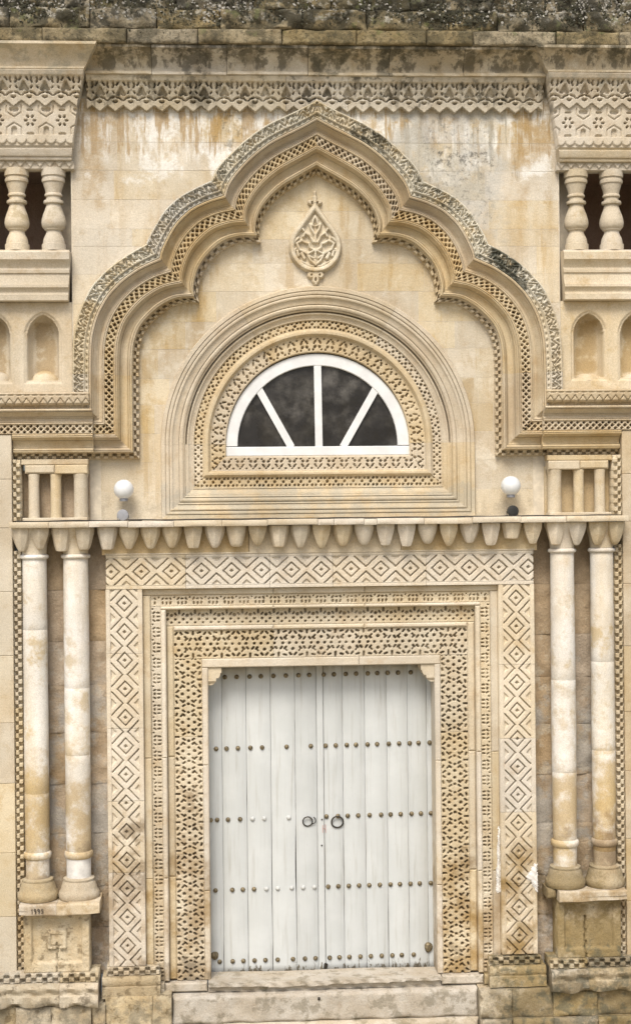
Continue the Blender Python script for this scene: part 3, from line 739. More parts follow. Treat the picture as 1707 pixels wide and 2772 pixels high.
def med_h(S, T, X, Z):
    so_ = poly_sd(X, Z, OUTER); sd_ = med_sd(X, Z)
    y = .155 + .030 * np.clip(1 + sd_ / .012, 0, 1)
    rim = np.clip(1.6 - 1.6 * np.abs(so_ + .028) / .024, 0, 1)
    inside = so_ < -.052
    y = y - .016 * rim + .008 * ((so_ > -.012) & (so_ < -.006))
    st_ = sdcaps(X, Z, STEMS)
    y = np.where(inside, .182 - .034 * np.clip(.5 - st_ / .010, 0, 1), y)
    return y + cut(sdcaps(X, Z, PIN), .04)
relief("carved_stone", rngs(-.27, .27, .004), rngs(6.40, 7.28, .004), lambda S, T: (S - .012, T), lambda S, T, X, Z: med_h(S, T, X + .012, Z), .21, 'tymp', med,
       mask=lambda S, T, X, Z: med_sd(X + .012, Z) < .002)

# ------------------------------------------------------------------ top cornice, frieze, parapet
cor = thing("cornice", "stained stone cornice with carved zigzag frieze across the top of the portal", "cornice", (0, 0, 7.9))
XF = 1.985
for a, b in ((-XF, -1.16), (-1.158, -.27), (-.268, .27), (.272, 1.0), (1.002, XF)):
    relief("frieze_stone", rngs(a, b, .0052), rngs(0, .285, .0052), lambda S, T: (S, 7.895 + T),
           lambda S, T, X, Z: -.045 - .10 * (T / .285) ** 1.6 + pat_frieze(X, T), .03, 'frieze', cor,
           mask=lambda S, T, X, Z: T >= hem(X) - .004)
CAVP = np.array([(8.178, -.165), (8.183, -.178), (8.205, -.18), (8.21, -.150), (8.24, -.152), (8.28, -.17), (8.32, -.205), (8.35, -.245), (8.37, -.28), (8.375, -.30), (8.398, -.30)])
xs = [-1.99, -1.42, -.78, -.08, .62, 1.27, 1.99]
for i, (a, b) in enumerate(zip(xs[:-1], xs[1:])):
    r = random.Random(i)
    dz = r.uniform(-.003, .003)
    relief("cornice_stone", rngs(a + .002, b - .002, .03), CAVP[:, 0], lambda S, T: (S, T + dz),
           lambda S, T, X, Z: np.interp(T, CAVP[:, 0], CAVP[:, 1]) + .004 * np.sin(X * 31 + T * 40), .05, 'cav', cor, smooth=30)
par = thing("parapet", "mossy weathered parapet of two coping courses above the cornice", "parapet", (0, -.1, 8.4))
seed = 0
for (z0, z1, yy, xs) in ((8.402, 8.522, -.335, [-3.1, -2.33, -1.62, -1.02, -.31, .33, .93, 1.33, 2.05, 2.6, 3.1]),
                         (8.527, 8.70, -.31, [-3.1, -2.6, -1.93, -1.37, -.83, -.13, .42, 1.12, 1.55, 2.3, 3.1]),
                         (8.70, 9.05, -.275, [-3.1, -2.15, -1.93, -1.2, -.55, .12, .8, 1.5, 1.97, 2.6, 3.1])):
    for a, b in zip(xs[:-1], xs[1:]):
        seed += 1
        rough_block("coping_stone", a + .003, b - .003, yy + random.uniform(-.012, .012), z0, z1, 'moss', par, amp=.010 if z0 < 8.5 else .030, step=.014, seed=seed, round_=.012, back=.5)
# crust of moss and lichen, more of it than anyone would count
def crust(name, mat, n, zlo, zhi, rlo, rhi, seed):
    r = np.random.default_rng(seed)
    bv = np.array([(0, 0, 1), (.9, 0, .3), (.28, .85, .3), (-.72, .53, .3), (-.72, -.53, .3), (.28, -.85, .3)])
    bf = np.array([(0, 1, 2), (0, 2, 3), (0, 3, 4), (0, 4, 5), (0, 5, 1)])
    Vs, Fs = [], []
    patch = [(r.uniform(-2.9, 2.9), r.uniform(zlo, zhi)) for _ in range(46)]
    for i in range(n):
        c = patch[r.integers(len(patch))]
        x, z = c[0] + r.normal(0, .16), c[1] + r.normal(0, .07)
        if z < zlo or z > 9.0: continue
        y = -.335 if z < 8.522 else (-.315 if z < 8.7 else -.285)
        rr = r.uniform(rlo, rhi)
        q = bv * np.array([rr, rr * r.uniform(.6, 1.2), rr * r.uniform(.5, .9)]) + r.normal(0, rr * .22, bv.shape)
        P = np.stack([x + q[:, 0], y - q[:, 2] + rr * .15, z + q[:, 1]], 1)
        Fs.append(bf + 6 * len(Vs)); Vs.append(P)
    return mk(name, np.concatenate(Vs), np.concatenate(Fs), mat, par, kind='stuff')
crust("moss_crust", 'lichen', 3200, 8.56, 8.95, .006, .017, 3)
crust("moss_crust", 'lichen', 260, 8.47, 8.56, .004, .010, 6)
crust("lichen_crust", 'lichen2', 1300, 8.58, 8.95, .005, .014, 4)

# ------------------------------------------------------------------ balconies at the sides
CZX = np.array([(7.40, 2.125), (7.57, 2.105), (7.67, 2.095), (7.95, 2.055), (8.18, 1.995), (8.21, 1.985), (8.30, 1.94), (8.37, 1.885), (8.40, 1.87)])
def inx(z): return np.interp(z, CZX[:, 0], CZX[:, 1])
BCAV = np.array([(8.193, -.255), (8.198, -.268), (8.215, -.268), (8.222, -.245), (8.27, -.255), (8.32, -.29), (8.355, -.335), (8.37, -.36), (8.375, -.375), (8.398, -.375)])
BAL = [(.102, 6.69), (.102, 6.748), (.092, 6.752), (.091, 6.772), (.082, 6.80), (.064, 6.838), (.059, 6.858), (.062, 6.868), (.074, 6.872), (.076, 6.882), (.090, 6.890), (.100, 6.908), (.104, 6.935), (.100, 6.968), (.084, 7.012), (.067, 7.055), (.058, 7.088), (.059, 7.098), (.078, 7.102), (.082, 7.114), (.078, 7.128), (.060, 7.132),
       (.057, 7.160), (.070, 7.166), (.072, 7.176), (.068, 7.184), (.062, 7.190), (.068, 7.225), (.080, 7.258), (.086, 7.282), (.096, 7.286), (.098, 7.300), (.096, 7.316), (.090, 7.320), (.090, 7.334), (.102, 7.338), (.102, 7.40)]
for sgn, lab in ((-1, "stone balcony with bulbous balusters left of the arch, under star carved cornice"), (1, "stone balcony with bulbous balusters right of the arch, under star carved cornice")):
    bc = thing("balcony", lab, "balcony", (sgn * 2.5, 0, 6.25), "balconies beside the arch")
    def pl(S, T, sgn=sgn): return sgn * np.maximum(S, inx(T)), T
    XE = 3.05
    relief("cornice_stone", np.concatenate([rngs(1.86, 2.14, .02), rngs(2.16, XE, .06)]), BCAV[:, 0], pl, lambda S, T, X, Z: np.interp(T, BCAV[:, 0], BCAV[:, 1]), .05, 'box' if sgn < 0 else 'cav', bc, smooth=30)
    relief("frieze_stone", rngs(1.975, XE, .0055), rngs(7.905, 8.19, .0055), pl,
           lambda S, T, X, Z: -.155 - .10 * ((T - 7.905) / .285) ** 1.6 + pat_frieze(np.abs(X) - 2.06, T - 7.905), .05, 'box', bc,
           mask=lambda S, T, X, Z: T - 7.905 >= hem(np.abs(X) - 2.06) - .004)
    relief("star_panel", rngs(2.03, XE, .0055), rngs(7.665, 7.965, .0055), pl,
           lambda S, T, X, Z: -.128 - .02 * (T - 7.665) / .3 + pat_hex(np.abs(X) - 2.19, T - 7.79), .05, 'box', bc)
    def scallop(S, T, X, Z):
        u = rep(np.abs(X) - 2.12, .083); v = T - 7.575
        return -.150 + .018 * np.clip((np.hypot(u, (v - .05) * 1.1) - .036) / .008, 0, 1) * (v < .05)
    relief("scallop_moulding", rngs(2.08, XE, .006), rngs(7.575, 7.664, .006), pl, scallop, .05, 'box', bc)
    MP = np.array([(7.455, -.105), (7.458, -.112), (7.47, -.118), (7.475, -.108), (7.485, -.108), (7.49, -.125), (7.505, -.132), (7.545, -.140), (7.552, -.128), (7.56, -.128), (7.573, -.142)])
    relief("bead_moulding", np.concatenate([rngs(2.09, 2.14, .01), rngs(2.16, XE, .05)]), MP[:, 0], pl, lambda S, T, X, Z: np.interp(T, MP[:, 0], MP[:, 1]), .06, 'box', bc, smooth=30)
    relief("fringe_stone", rngs(2.10, XE, .006), rngs(7.39, 7.454, .006), lambda S, T, sgn=sgn: (sgn * S, T),
           lambda S, T, X, Z: -.088 + .015 * (T < 7.40 + .055 * np.abs(rep(np.abs(X) - 2.14, .083)) / .0415), .06, 'box', bc)
    RP = np.array([(6.252, -.075), (6.256, -.085), (6.305, -.090), (6.31, -.078), (6.325, -.074), (6.345, -.082), (6.36, -.098), (6.365, -.105), (6.39, -.105), (6.395, -.09), (6.44, -.085), (6.485, -.085), (6.49, -.098), (6.515, -.102), (6.52, -.09), (6.535, -.085), (6.56, -.098), (6.59, -.125), (6.60, -.14), (6.66, -.145), (6.672, -.138), (6.678, -.10)])
    relief("sill_moulding", np.concatenate([rngs(2.13, 2.2, .02), rngs(2.25, XE, .05)]), RP[:, 0], lambda S, T, sgn=sgn: (sgn * np.maximum(S, 2.162 - .025 * (T - 6.25) / .44 ), T),
           lambda S, T, X, Z: np.interp(T, RP[:, 0], RP[:, 1]), .25, 'box', bc, smooth=30)
    box("balcony_floor", *sorted((sgn * 2.145, sgn * XE)), -.10, .75, 6.60, 6.688, 'box', bc)
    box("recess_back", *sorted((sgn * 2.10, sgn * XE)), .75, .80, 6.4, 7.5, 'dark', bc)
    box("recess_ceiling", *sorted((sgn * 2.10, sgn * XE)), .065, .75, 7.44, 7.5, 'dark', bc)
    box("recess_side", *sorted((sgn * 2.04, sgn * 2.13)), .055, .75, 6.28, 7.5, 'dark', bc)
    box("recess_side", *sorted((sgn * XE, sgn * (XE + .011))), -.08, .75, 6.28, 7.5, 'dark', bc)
    for i, xc in enumerate((2.285, 2.60, 2.915)):
        lathe("baluster", [(q + .006 if q < .085 else q + .003, z_) for q, z_ in BAL], sgn * xc, .0, 'box', bc, segs=28, smooth=40)
    nw = thing("niche_wall", "row of small pointed blind niches " + ("left" if sgn < 0 else "right") + " of the arch above the string course", "wall", (sgn * 2.5, 0, 5.47), "niche walls under the balconies")
    def niche_sd(X, Z):
        d = np.full(X.shape, 9.)
        for k in (-1, 0, 1, 2):
            u = np.abs(np.abs(X) - 2.39 - .42 * k); z = Z - 5.96
            # pointed arch: two arcs of radius r with centres inside the span
            rr, c0 = .215, .06
            up = np.hypot(u + c0, np.maximum(z, 0)) - rr
            rect = np.where(z < 0, np.maximum(u - .155, -(Z - 5.555)), 9)
            d = np.minimum(d, np.where(z >= 0, up, rect))
        return d
    def niche_h(S, T, X, Z):
        d = niche_sd(X, Z)
        y = .004 + .012 * np.clip(1 - np.abs(d - .0) / .008, 0, 1)
        u = np.abs(rep(np.abs(X) - 2.39, .42))
        bowl = .035 + .15 * np.sqrt(np.clip(1 - (u / .155) ** 2, 0, 1)) * np.clip(-d / .05, 0, 1) ** .5
        y = np.where(d < -.022, bowl, np.where(d < -.004, .02, y))
        return y
    relief("niche_stone", rngs(2.137, XE, .0065), rngs(5.47, 6.25, .0065), lambda S, T, sgn=sgn: (sgn * S, T), niche_h, .34, 'niche', nw)
    for k in (0, 1):
        xc = 2.39 + .42 * k
        if sgn < 0:
            pr = [(.118, 5.55), (.117, 5.58), (.105, 5.615), (.08, 5.645), (.045, 5.663), (.01, 5.668)]
        else:
            pr = [(.125, 5.55), (.115, 5.575), (.09, 5.60), (.055, 5.615), (.02, 5.62)]
        lathe("plaster_heap", pr, sgn * xc, .135, 'niche', nw, segs=20, smooth=60,
              rfn=lambda a, z, s=sgn: 1 + (.08 if s > 0 else .02) * math.sin(3 * a + z * 40) + (.05 if s > 0 else 0) * math.sin(7 * a))

# ------------------------------------------------------------------ side piers, blind colonnettes, checker borders
CK_OUT, CK_IN = 2.660, 2.597
for sgn in (-1, 1):
    side = "left" if sgn < 0 else "right"
    pier = thing("outer_pilaster", f"plain stone pilaster at the {side} edge beside the checkered border strip", "pilaster", (sgn * 2.8, 0, 0), "outer pilasters")
    zs = [.38, .95, 1.5, 2.1, 2.62, 3.2, 3.75, 4.3, 4.72, 5.1035]
    for a, b in zip(zs[:-1], zs[1:]):
        box("stone_block", *sorted((sgn * (CK_OUT + .002), sgn * 3.058)), -.045, .25, a + .001, b - .001, 'tymp' if sgn < 0 else 'arch', pier, b=.004, jit=.002)
    bd = thing("checker_border", f"narrow strip of small checkered stone cubes beside the {side}most column", "border", (sgn * 2.63, 0, .4), "checkered border strips")
    for a, b in ((.39, 1.35), (1.352, 2.75), (2.752, 4.10), (4.36, 4.89)):
        relief("checker_stone", rngs(a, b, .0048), rngs(CK_IN, CK_OUT, .0048), lambda S, T, sgn=sgn: (sgn * T, S),
               lambda S, T, X, Z: -.02 + pat_checker(S, T - CK_IN, .036, .0315), .24, 'carve', bd)
    bl = thing("blind_colonnade", f"three stub colonnettes under a lintel above the ledge, {side} of the globe lamp", "colonnade", (sgn * 2.3, .1, 4.36), "stub colonnades over the ledge")
    box("back_panel", *sorted((sgn * 2.015, sgn * 2.597)), .17, .24, 4.352, 4.80, 'brown' if sgn < 0 else 'arch', bl)
    box("lintel", *sorted((sgn * 2.015, sgn * 2.592)), .035, .16, 4.845, 4.893, 'arch', bl)
    box("lintel_block", *sorted((sgn * 2.02, sgn * 2.30)), .02, .16, 4.765, 4.843, 'tymp', bl, b=.008)
    box("lintel_block", *sorted((sgn * 2.303, sgn * 2.56)), .03, .16, 4.77, 4.843, 'tymp', bl, b=.012)
    box("sill_block", *sorted((sgn * 2.02, sgn * 2.58)), .0, .16, 4.352, 4.385, 'tymp', bl, b=.008)
    for xc, r in ((2.49, .048), (2.30, .048), (2.085, .062)):
        lathe("colonnette", [(r * 1.05, 4.385), (r * 1.02, 4.40), (r, 4.42), (r * .97, 4.70), (r, 4.735), (r * 1.08, 4.75), (r * 1.08, 4.766)], sgn * xc, .085, 'tymp', bl, segs=20)

for sgn in (-1, 1):
    fw = thing("flank_wall", f"plain block wall carrying the facade on past the {'left' if sgn < 0 else 'right'} pilaster", "wall", (sgn * 4.5, 0, -.45), "flank walls")
    for i, z in enumerate(np.arange(-.45, 8.3, .487)):
        off = .35 * (i % 2)
        xs = [3.062] + [3.4 + off + .82 * q for q in range(4)] + [6.6]
        for a, b in zip(xs[:-1], xs[1:]):
            box("stone_block", *sorted((sgn * (a + .001), sgn * (b - .001))), -.04, .3, z + .001, min(z + .486, 8.40), 'tymp', fw, b=.004, jit=.002)

# ------------------------------------------------------------------ projecting ledge with hanging cups
led = thing("hanging_cup_ledge", "projecting stone ledge on a row of hanging cups between lamps and doorway", "ledge", (0, -.1, 4.1))
xs = [-2.665, -2.33, -1.99, -1.66, -1.27, -.86, -.47, -.04, .10, .36, .47, .88, 1.3, 1.72, 2.12, 2.665]
for i, (a, b) in enumerate(zip(xs[:-1], xs[1:])):
    r = random.Random(i + 40); dz = r.uniform(-.004, .005)
    rough_block("ledge_slab", a + .0015, b - .0015, -.235 + r.uniform(-.006, .006), 4.300 + dz, 4.350 + dz, 'diam', led, amp=.002, step=.012, seed=i, round_=.006, back=.42)
box("frieze_stone", -1.90, -.63, -.03, .2, 4.056, 4.30, 'arch', led)
box("frieze_stone", -.628, .70, -.031, .2, 4.056, 4.30, 'diam', led)
box("frieze_stone", .702, 1.90, -.03, .2, 4.056, 4.30, 'arch', led)
cups = [-1.845 + .1845 * i for i in range(21)] + [s * x for s in (-1, 1) for x in (2.045, 2.235, 2.415, 2.575)]
for i, x in enumerate(cups):
    r = random.Random(i * 3 + 1)
    onc = abs(x) > 1.95
    zb_ = 4.118 + r.uniform(-.012, .014) - (.008 if onc else 0)
    rt = .0895; rb = r.uniform(.020, .034) if r.random() < .62 else r.uniform(.040, .050)
    if i in (19,): zb_ = 4.165; rb = .06
    bul = r.uniform(.0, .13)
    pr = []
    for q in np.linspace(0, 1, 11):
        rad = rb + (.079 - rb) * (q / .6) ** (.86 - bul * 1.5) if q < .6 else .079 + (rt - .079) * math.sin(min(1, (q - .6) / .3) * math.pi / 2)
        pr.append((rad, zb_ + (4.299 - zb_) * q))
    pr = [(rb * .55, zb_ - .006)] + pr
    ph = r.uniform(0, .5)
    fac = r.choice((6, 6, 8, 8, 12))
    lathe("hanging_cup", pr, x, -.105 if onc else -.10, 'diam' if r.random() < .5 else 'carve', led, segs=fac, smooth=20 if fac < 10 else 50,
          rfn=lambda a, z, ph=ph: 1 + .02 * math.sin(5 * a + ph))

# ------------------------------------------------------------------ columns, pedestals, recesses between columns
SLAB = {}
for sgn in (-1, 1):
    side = "left" if sgn < 0 else "right"
    rw = thing("column_recess", f"rough brown patched wall behind the {side} pair of columns", "wall", (sgn * 2.3, .2, .4), "recess walls behind the columns")
    zs = [.38, .8, 1.15, 1.62, 2.05, 2.5, 2.92, 3.3, 3.75, 4.30]
    for i, (a, b) in enumerate(zip(zs[:-1], zs[1:])):
        m = 2.17 + .05 * math.sin(i * 2.1)
        for x0, x1 in ((1.88, m), (m, 2.60)):
            lo, hi = sorted((sgn * (x0 + .0008), sgn * (x1 - .0008)))
            rough_block("rubble_stone", lo, hi, .135 + random.uniform(-.003, .003), a + .0008, b - .0008, 'brown', rw, amp=.012, step=.022, seed=i + 50, back=.12, round_=.004)
    for xc, r, which in ((2.48, .106, "outer"), (2.127, .110, "inner")):
        if sgn > 0: r *= .98
        lab = f"{'white-topped pale' if sgn < 0 else 'pale, brown-footed'} round stone column, {which} one of the {side} pair"
        co = thing("column", lab, "column", (sgn * xc, 0, 1.08), "slim columns flanking the doorway")
        cy = .0
        lathe("capital", [(r * .98, 4.072), (r * 1.0, 4.10), (r * 1.06, 4.16), (r * 1.22, 4.22), (r * 1.45, 4.27), (r * 1.5, 4.298)], sgn * xc, cy, 'diam', co, segs=24)
        lathe("collar", [(r * 1.0, 4.030), (r * 1.13, 4.036), (r * 1.17, 4.048), (r * 1.13, 4.062), (r * .98, 4.070)], sgn * xc, cy, 'column', co, segs=32, smooth=60)
        rr = random.Random(int(xc * 100) + sgn)
        ph = rr.uniform(0, 6)
        zb2 = 1.50 if not (sgn > 0 and which == "outer") else 1.40
        cutz = [zb2] + [rr.uniform(zb2 + .5, zb2 + .95), rr.uniform(2.9, 3.5)] + [4.03]
        for za, zb3 in zip(cutz[:-1], cutz[1:]):
            if zb3 - za < .2: continue
            lathe("shaft_drum", [(r * (1 - .03 * abs(2 * (z_ - 1.5) / 2.53 - .9) ** 2) - (.0012 if k in (0, 13) else 0), z_) for k, z_ in enumerate(np.concatenate([[za], np.linspace(za + .0025, zb3 - .0025, 12), [zb3]]))],
                  sgn * xc, cy, 'column', co, segs=32, smooth=60, rfn=lambda a, z, ph=ph: 1 + .008 * math.sin(z * 3 + ph) + .006 * math.sin(z * 9 + a * 2) + .004 * math.sin(z * 23 + 3 * a + ph))
        lathe("lower_collar", [(r * .98, 1.44), (r * 1.10, 1.452), (r * 1.14, 1.475), (r * 1.10, 1.496), (r * .99, 1.505)], sgn * xc, cy, 'column', co, segs=32, smooth=60)
        lathe("shaft_foot", [(r * .96, 1.27), (r * .96, 1.445)], sgn * xc, cy, 'plaster' if (sgn < 0 and which == "inner") else 'column', co, segs=32, smooth=60)
        lathe("base", [(.168, 1.092), (.176, 1.11), (.177, 1.135), (.168, 1.158), (.160, 1.165), (.152, 1.20), (.140, 1.235), (.132, 1.25), (.136, 1.256), (.134, 1.268), (.115, 1.276), (r * .95, 1.278)], sgn * xc, cy, 'base', co, segs=36, smooth=50)
    pd = thing("pedestal", ("square stone pedestal with carved meander panel under the left columns" if sgn < 0 else "cracked brown stone pedestal with sunken panel under the right columns"), "pedestal", (sgn * 2.3, 0, .2), "pedestals under the column pairs")
    def slab_h(S, T, X, Z, s=sgn):
        return -.205 + .008 * np.sin(X * 21 + 2) + .010 * np.clip(1 - np.minimum(Z - .99, 1.088 - Z) / .012, 0, 1) ** 2
    cuts = ((1.935, 2.30), (2.302, 2.615)) if sgn < 0 else ((2.03, 2.625),)
    for a, b in cuts:
        lo, hi = sorted((sgn * a, sgn * b))
        # the lower edge of the slab is worn to a shallow curve
        def plc(S, T, lo=lo, hi=hi):
            dz = .022 * np.sin((np.abs(S) - 1.93) / .7 * math.pi) if sgn < 0 else .018 * (2.6 - np.abs(S)) / .6
            return S, np.where(T < 1.03, T + .02 - dz, T) + (np.where(T > 1.03, .012 * (np.abs(S) < 2.2), 0) if sgn < 0 else 0)
        SLAB[sgn, a] = relief("top_slab", rngs(lo, hi, .015), rngs(.99, 1.088, .007), plc, slab_h, .12, 'diam', pd, smooth=40)
    if sgn > 0:
        rough_block("top_slab", 1.945, 2.027, -.12, 1.005, 1.088, 'base', pd, amp=.01, step=.012, seed=5, back=.24)
    def ped_h(S, T, X, Z, s=sgn):
        u, v = np.abs(X) - 2.31, Z - .755
        y = -.105 + np.zeros_like(X)
        fr = np.maximum(np.abs(u) / .215, np.abs(v) / .195)
        y = y + .028 * np.clip((1 - fr) / .03, 0, 1)
        if s < 0:
            m = np.maximum(np.abs(u), np.abs(v + .0))
            ringd = (m > .052) & (m < .078) & ~((v < -.02) & (np.abs(u + .01) < .012))
            y = np.where(ringd, -.104, y)
            y = np.where((m <= .046), -.092, y)
        crack = np.abs(u + (.03 if s > 0 else -.0) + .006 * np.sin(Z * 60)) - (.008 if s > 0 else .004)
        y = y + np.where((crack < 0) & (v < (.09 if s > 0 else -.02)), .04, 0)
        return y + .003 * np.sin(X * 40 + Z * 13) * np.sin(Z * 33)
    relief("die", rngs(2.035, 2.592, .008), rngs(.482, 1.0, .008), lambda S, T, sgn=sgn: (sgn * S, T), ped_h, .12, 'base', pd)
    mx = 2.28
    for x0, x1, dy in ((1.955, mx, -.02), (mx + .004, 3.1, 0)):
        lo, hi = sorted((sgn * x0, sgn * x1))
        relief("checker_course", rngs(lo, hi, .0055), rngs(.405, .480, .0055), lambda S, T: (S, T), lambda S, T, X, Z, dy=dy: -.145 + dy + pat_checker(X, Z - .41, .046, .034) + .006 * np.sin(X * 17), .1, 'base', pd)
        BM = np.array([(.205, -.16), (.215, -.19), (.25, -.205), (.30, -.20), (.31, -.185), (.33, -.185), (.35, -.20), (.37, -.205), (.39, -.19), (.402, -.17)])
        relief("base_moulding", rngs(lo, hi, .02), BM[:, 0], lambda S, T: (S, T + .012 * np.sin(S * 23) * (T < .22)),
               lambda S, T, X, Z, dy=dy: np.interp(T, BM[:, 0], BM[:, 1]) + dy + .010 * np.sin(X * 14 + 1) + .006 * np.sin(X * 37 + T * 60), .1, 'base', pd, smooth=45)
    fo = thing("foundation_course", f"rough mottled foundation stones along the foot of the portal, {side} of the step", "wall", (sgn * 2.1, -.1, -.4), "foundation stones")
    xs = [1.335, 1.50, 1.90, 2.02, 2.36, 2.66, 3.1] if sgn < 0 else [1.335, 1.62, 1.98, 2.37, 2.70, 3.1]
    for i, (a, b) in enumerate(zip(xs[:-1], xs[1:])):
        lo, hi = sorted((sgn * (a + .001), sgn * (b - .001)))
        top = .205 if a > 1.85 else (.255 if sgn < 0 else .23)
        for j, (z0, z1) in enumerate(((-.45, -.02), (-.017, top))):
            rough_block("rubble_stone", lo, hi, -.14 + random.uniform(-.03, .02) - (.03 if j == 0 else 0), z0, z1, 'base', fo, amp=.014, step=.018, seed=i * 7 + j + (sgn > 0) * 31, back=.35, round_=.010)

# ------------------------------------------------------------------ diamond frame around the doorway
df = thing("diamond_frame", "pale carved frame of interlaced lozenges around the doorway on three sides", "door frame", (0, 0, .49))
def diam_top(S, T, X, Z):
    return -.022 + pat_diamond(X, Z - 3.908, .2605, .238)
tops = [-1.868, -1.18, -.45, .10, .92, 1.868]
for a, b in zip(tops[:-1], tops[1:]):
    relief("carved_stone", rngs(a + .001, b - .001, .0048), rngs(3.757, 4.054, .0048), horiz, diam_top, .15, 'diam', df)
relief("edge_roll", rngs(-1.875, 1.875, .1), np.array([4.0545, 4.057, 4.062, 4.068, 4.071]), horiz, lambda S, T, X, Z: -.022 - .01 * np.sqrt(np.clip(1 - ((T - 4.063) / .009) ** 2, 0, 1)), .1, 'diam', df)
for sgn in (-1, 1):
    lo_z = .488 if sgn < 0 else .50
    js = [lo_z, 1.30, 1.92, 2.55, 3.20, 3.756] if sgn < 0 else [lo_z, 1.12, 1.75, 2.4, 3.05, 3.756]
    for a, b in zip(js[:-1], js[1:]):
        relief("carved_stone", rngs(a + .001, b - .001, .0048), rngs(1.557, 1.871, .0048), lambda S, T, sgn=sgn: (sgn * T, S),
               lambda S, T, X, Z: -.022 + pat_diamond(Z - 3.634, np.abs(X) - 1.712, .2475, .235), .15, 'diam', df)
    lo, hi = sorted((sgn * 1.44, sgn * 1.895))
    relief("checker_course", rngs(lo, hi, .0055), rngs(.418, .486, .0055), horiz, lambda S, T, X, Z: -.05 + pat_checker(X, Z - .42, .046, .033), .15, 'base', df)
    lo, hi = sorted((sgn * 1.43, sgn * 1.93))
    relief("base_moulding", rngs(lo, hi, .02), np.array([.24, .25, .28, .33, .335, .36, .395, .41, .416]), horiz,
           lambda S, T, X, Z: -.075 - .03 * (Z < .333) - .02 * np.sin((Z - .33) / .085 * math.pi) * (Z > .333) + .006 * np.sin(X * 21), .15, 'base', df, smooth=40)
pp = [(1.874, 1.045), (1.873, 1.29), (1.852, 1.296), (1.832, 1.27), (1.812, 1.225), (1.785, 1.20), (1.77, 1.178), (1.786, 1.16), (1.818, 1.145), (1.832, 1.11), (1.85, 1.085), (1.858, 1.05)]
def ragged(poly, y0, label):
    P = np.array(poly); lo, hi = P.min(0), P.max(0)
    def sd(X, Z): return poly_sd(X, Z, poly) - .004 + .005 * np.sin(X * 160 + 3 * np.sin(Z * 70)) * np.sin(Z * 130) + .003 * np.sin(Z * 410 + X * 300)
    o = relief("plaster_patch", rngs(lo[0] - .01, hi[0] + .01, .0035), rngs(lo[1] - .01, hi[1] + .01, .0035), horiz,
               lambda S, T, X, Z: y0 + .012 * np.clip(1 + sd(X, Z) / .02, 0, 1) + .0035 * np.sin(X * 90 + Z * 40) * np.sin(Z * 75), y0 + .045, 'plaster', df, mask=lambda S, T, X, Z: sd(X, Z) < 0, smooth=50)
    o['label'] = label
ragged(pp, -.036, "torn white plaster patch")
pp = [(1.556, 1.045), (1.557, 1.61), (1.540, 1.62), (1.536, 1.5), (1.526, 1.4), (1.530, 1.3), (1.518, 1.22), (1.524, 1.12), (1.514, 1.06), (1.53, 1.03)]
ragged(pp, .014, "long white plaster smear")

# ------------------------------------------------------------------ stepped, pierced inner door surround
ds = thing("door_surround", "stepped stone door surround pierced with star and dot carving", "door surround", (0, .1, .32))
def hfr(x1, z0, z1, y, b=.004, nm="fascia_stone", mat='carve'):
    for a, c in ((-x1, -.42), (-.418, .38), (.382, x1)): box(nm, a, c, y, .28, z0, z1, mat, ds, b=b, jit=.001)
def vfr(x0, x1, z0, z1, y, b=.004, nm="fascia_stone", mat='carve'):
    for sgn in (-1, 1):
        zz = [z0, z0 + .9, z0 + 1.95, z1]
        for a, c in zip(zz[:-1], zz[1:]):
            lo, hi = sorted((sgn * x0, sgn * x1)); box(nm, lo, hi, y, .28, a + .001, c - .001, mat, ds, b=b, jit=.001)
hfr(1.556, 3.700, 3.755, .028, .008); vfr(1.490, 1.556, .33, 3.698, .028, .008)
# hooked band
for a, b in ((-1.489, -.5), (-.499, .42), (.421, 1.489)):
    relief("carved_band", rngs(a, b, .005), rngs(3.603, 3.698, .005), horiz, lambda S, T, X, Z: .048 + np.where(np.abs(X) < 1.475, pat_hook(X, Z - 3.650), 0), .28, 'carve', ds)
for sgn in (-1, 1):
    for a, b in ((.335, 1.31), (1.311, 2.3), (2.301, 3.601)):
        relief("carved_band", rngs(a, b, .005), rngs(1.402, 1.489, .005), lambda S, T, sgn=sgn: (sgn * T, S), lambda S, T, X, Z: .048 + pat_hook(Z, np.abs(X) - 1.446), .28, 'carve', ds)
hfr(1.401, 3.572, 3.601, .030, .010, mat='diam'); vfr(1.358, 1.401, .33, 3.570, .030, .010, mat='diam')
# drop band, only over the top, set back under the fillet
for a, b in ((-1.357, -.37), (-.369, .48), (.481, 1.357)):
    relief("carved_band", rngs(a, b, .0052), rngs(3.426, 3.571, .0052), horiz, lambda S, T, X, Z: .095 + pat_drop(X, Z - 3.500), .28, 'carve', ds)
vfr(1.292, 1.357, .33, 3.424, .085, .012)
hfr(1.291, 3.384, 3.424, .070, .012, mat='diam')
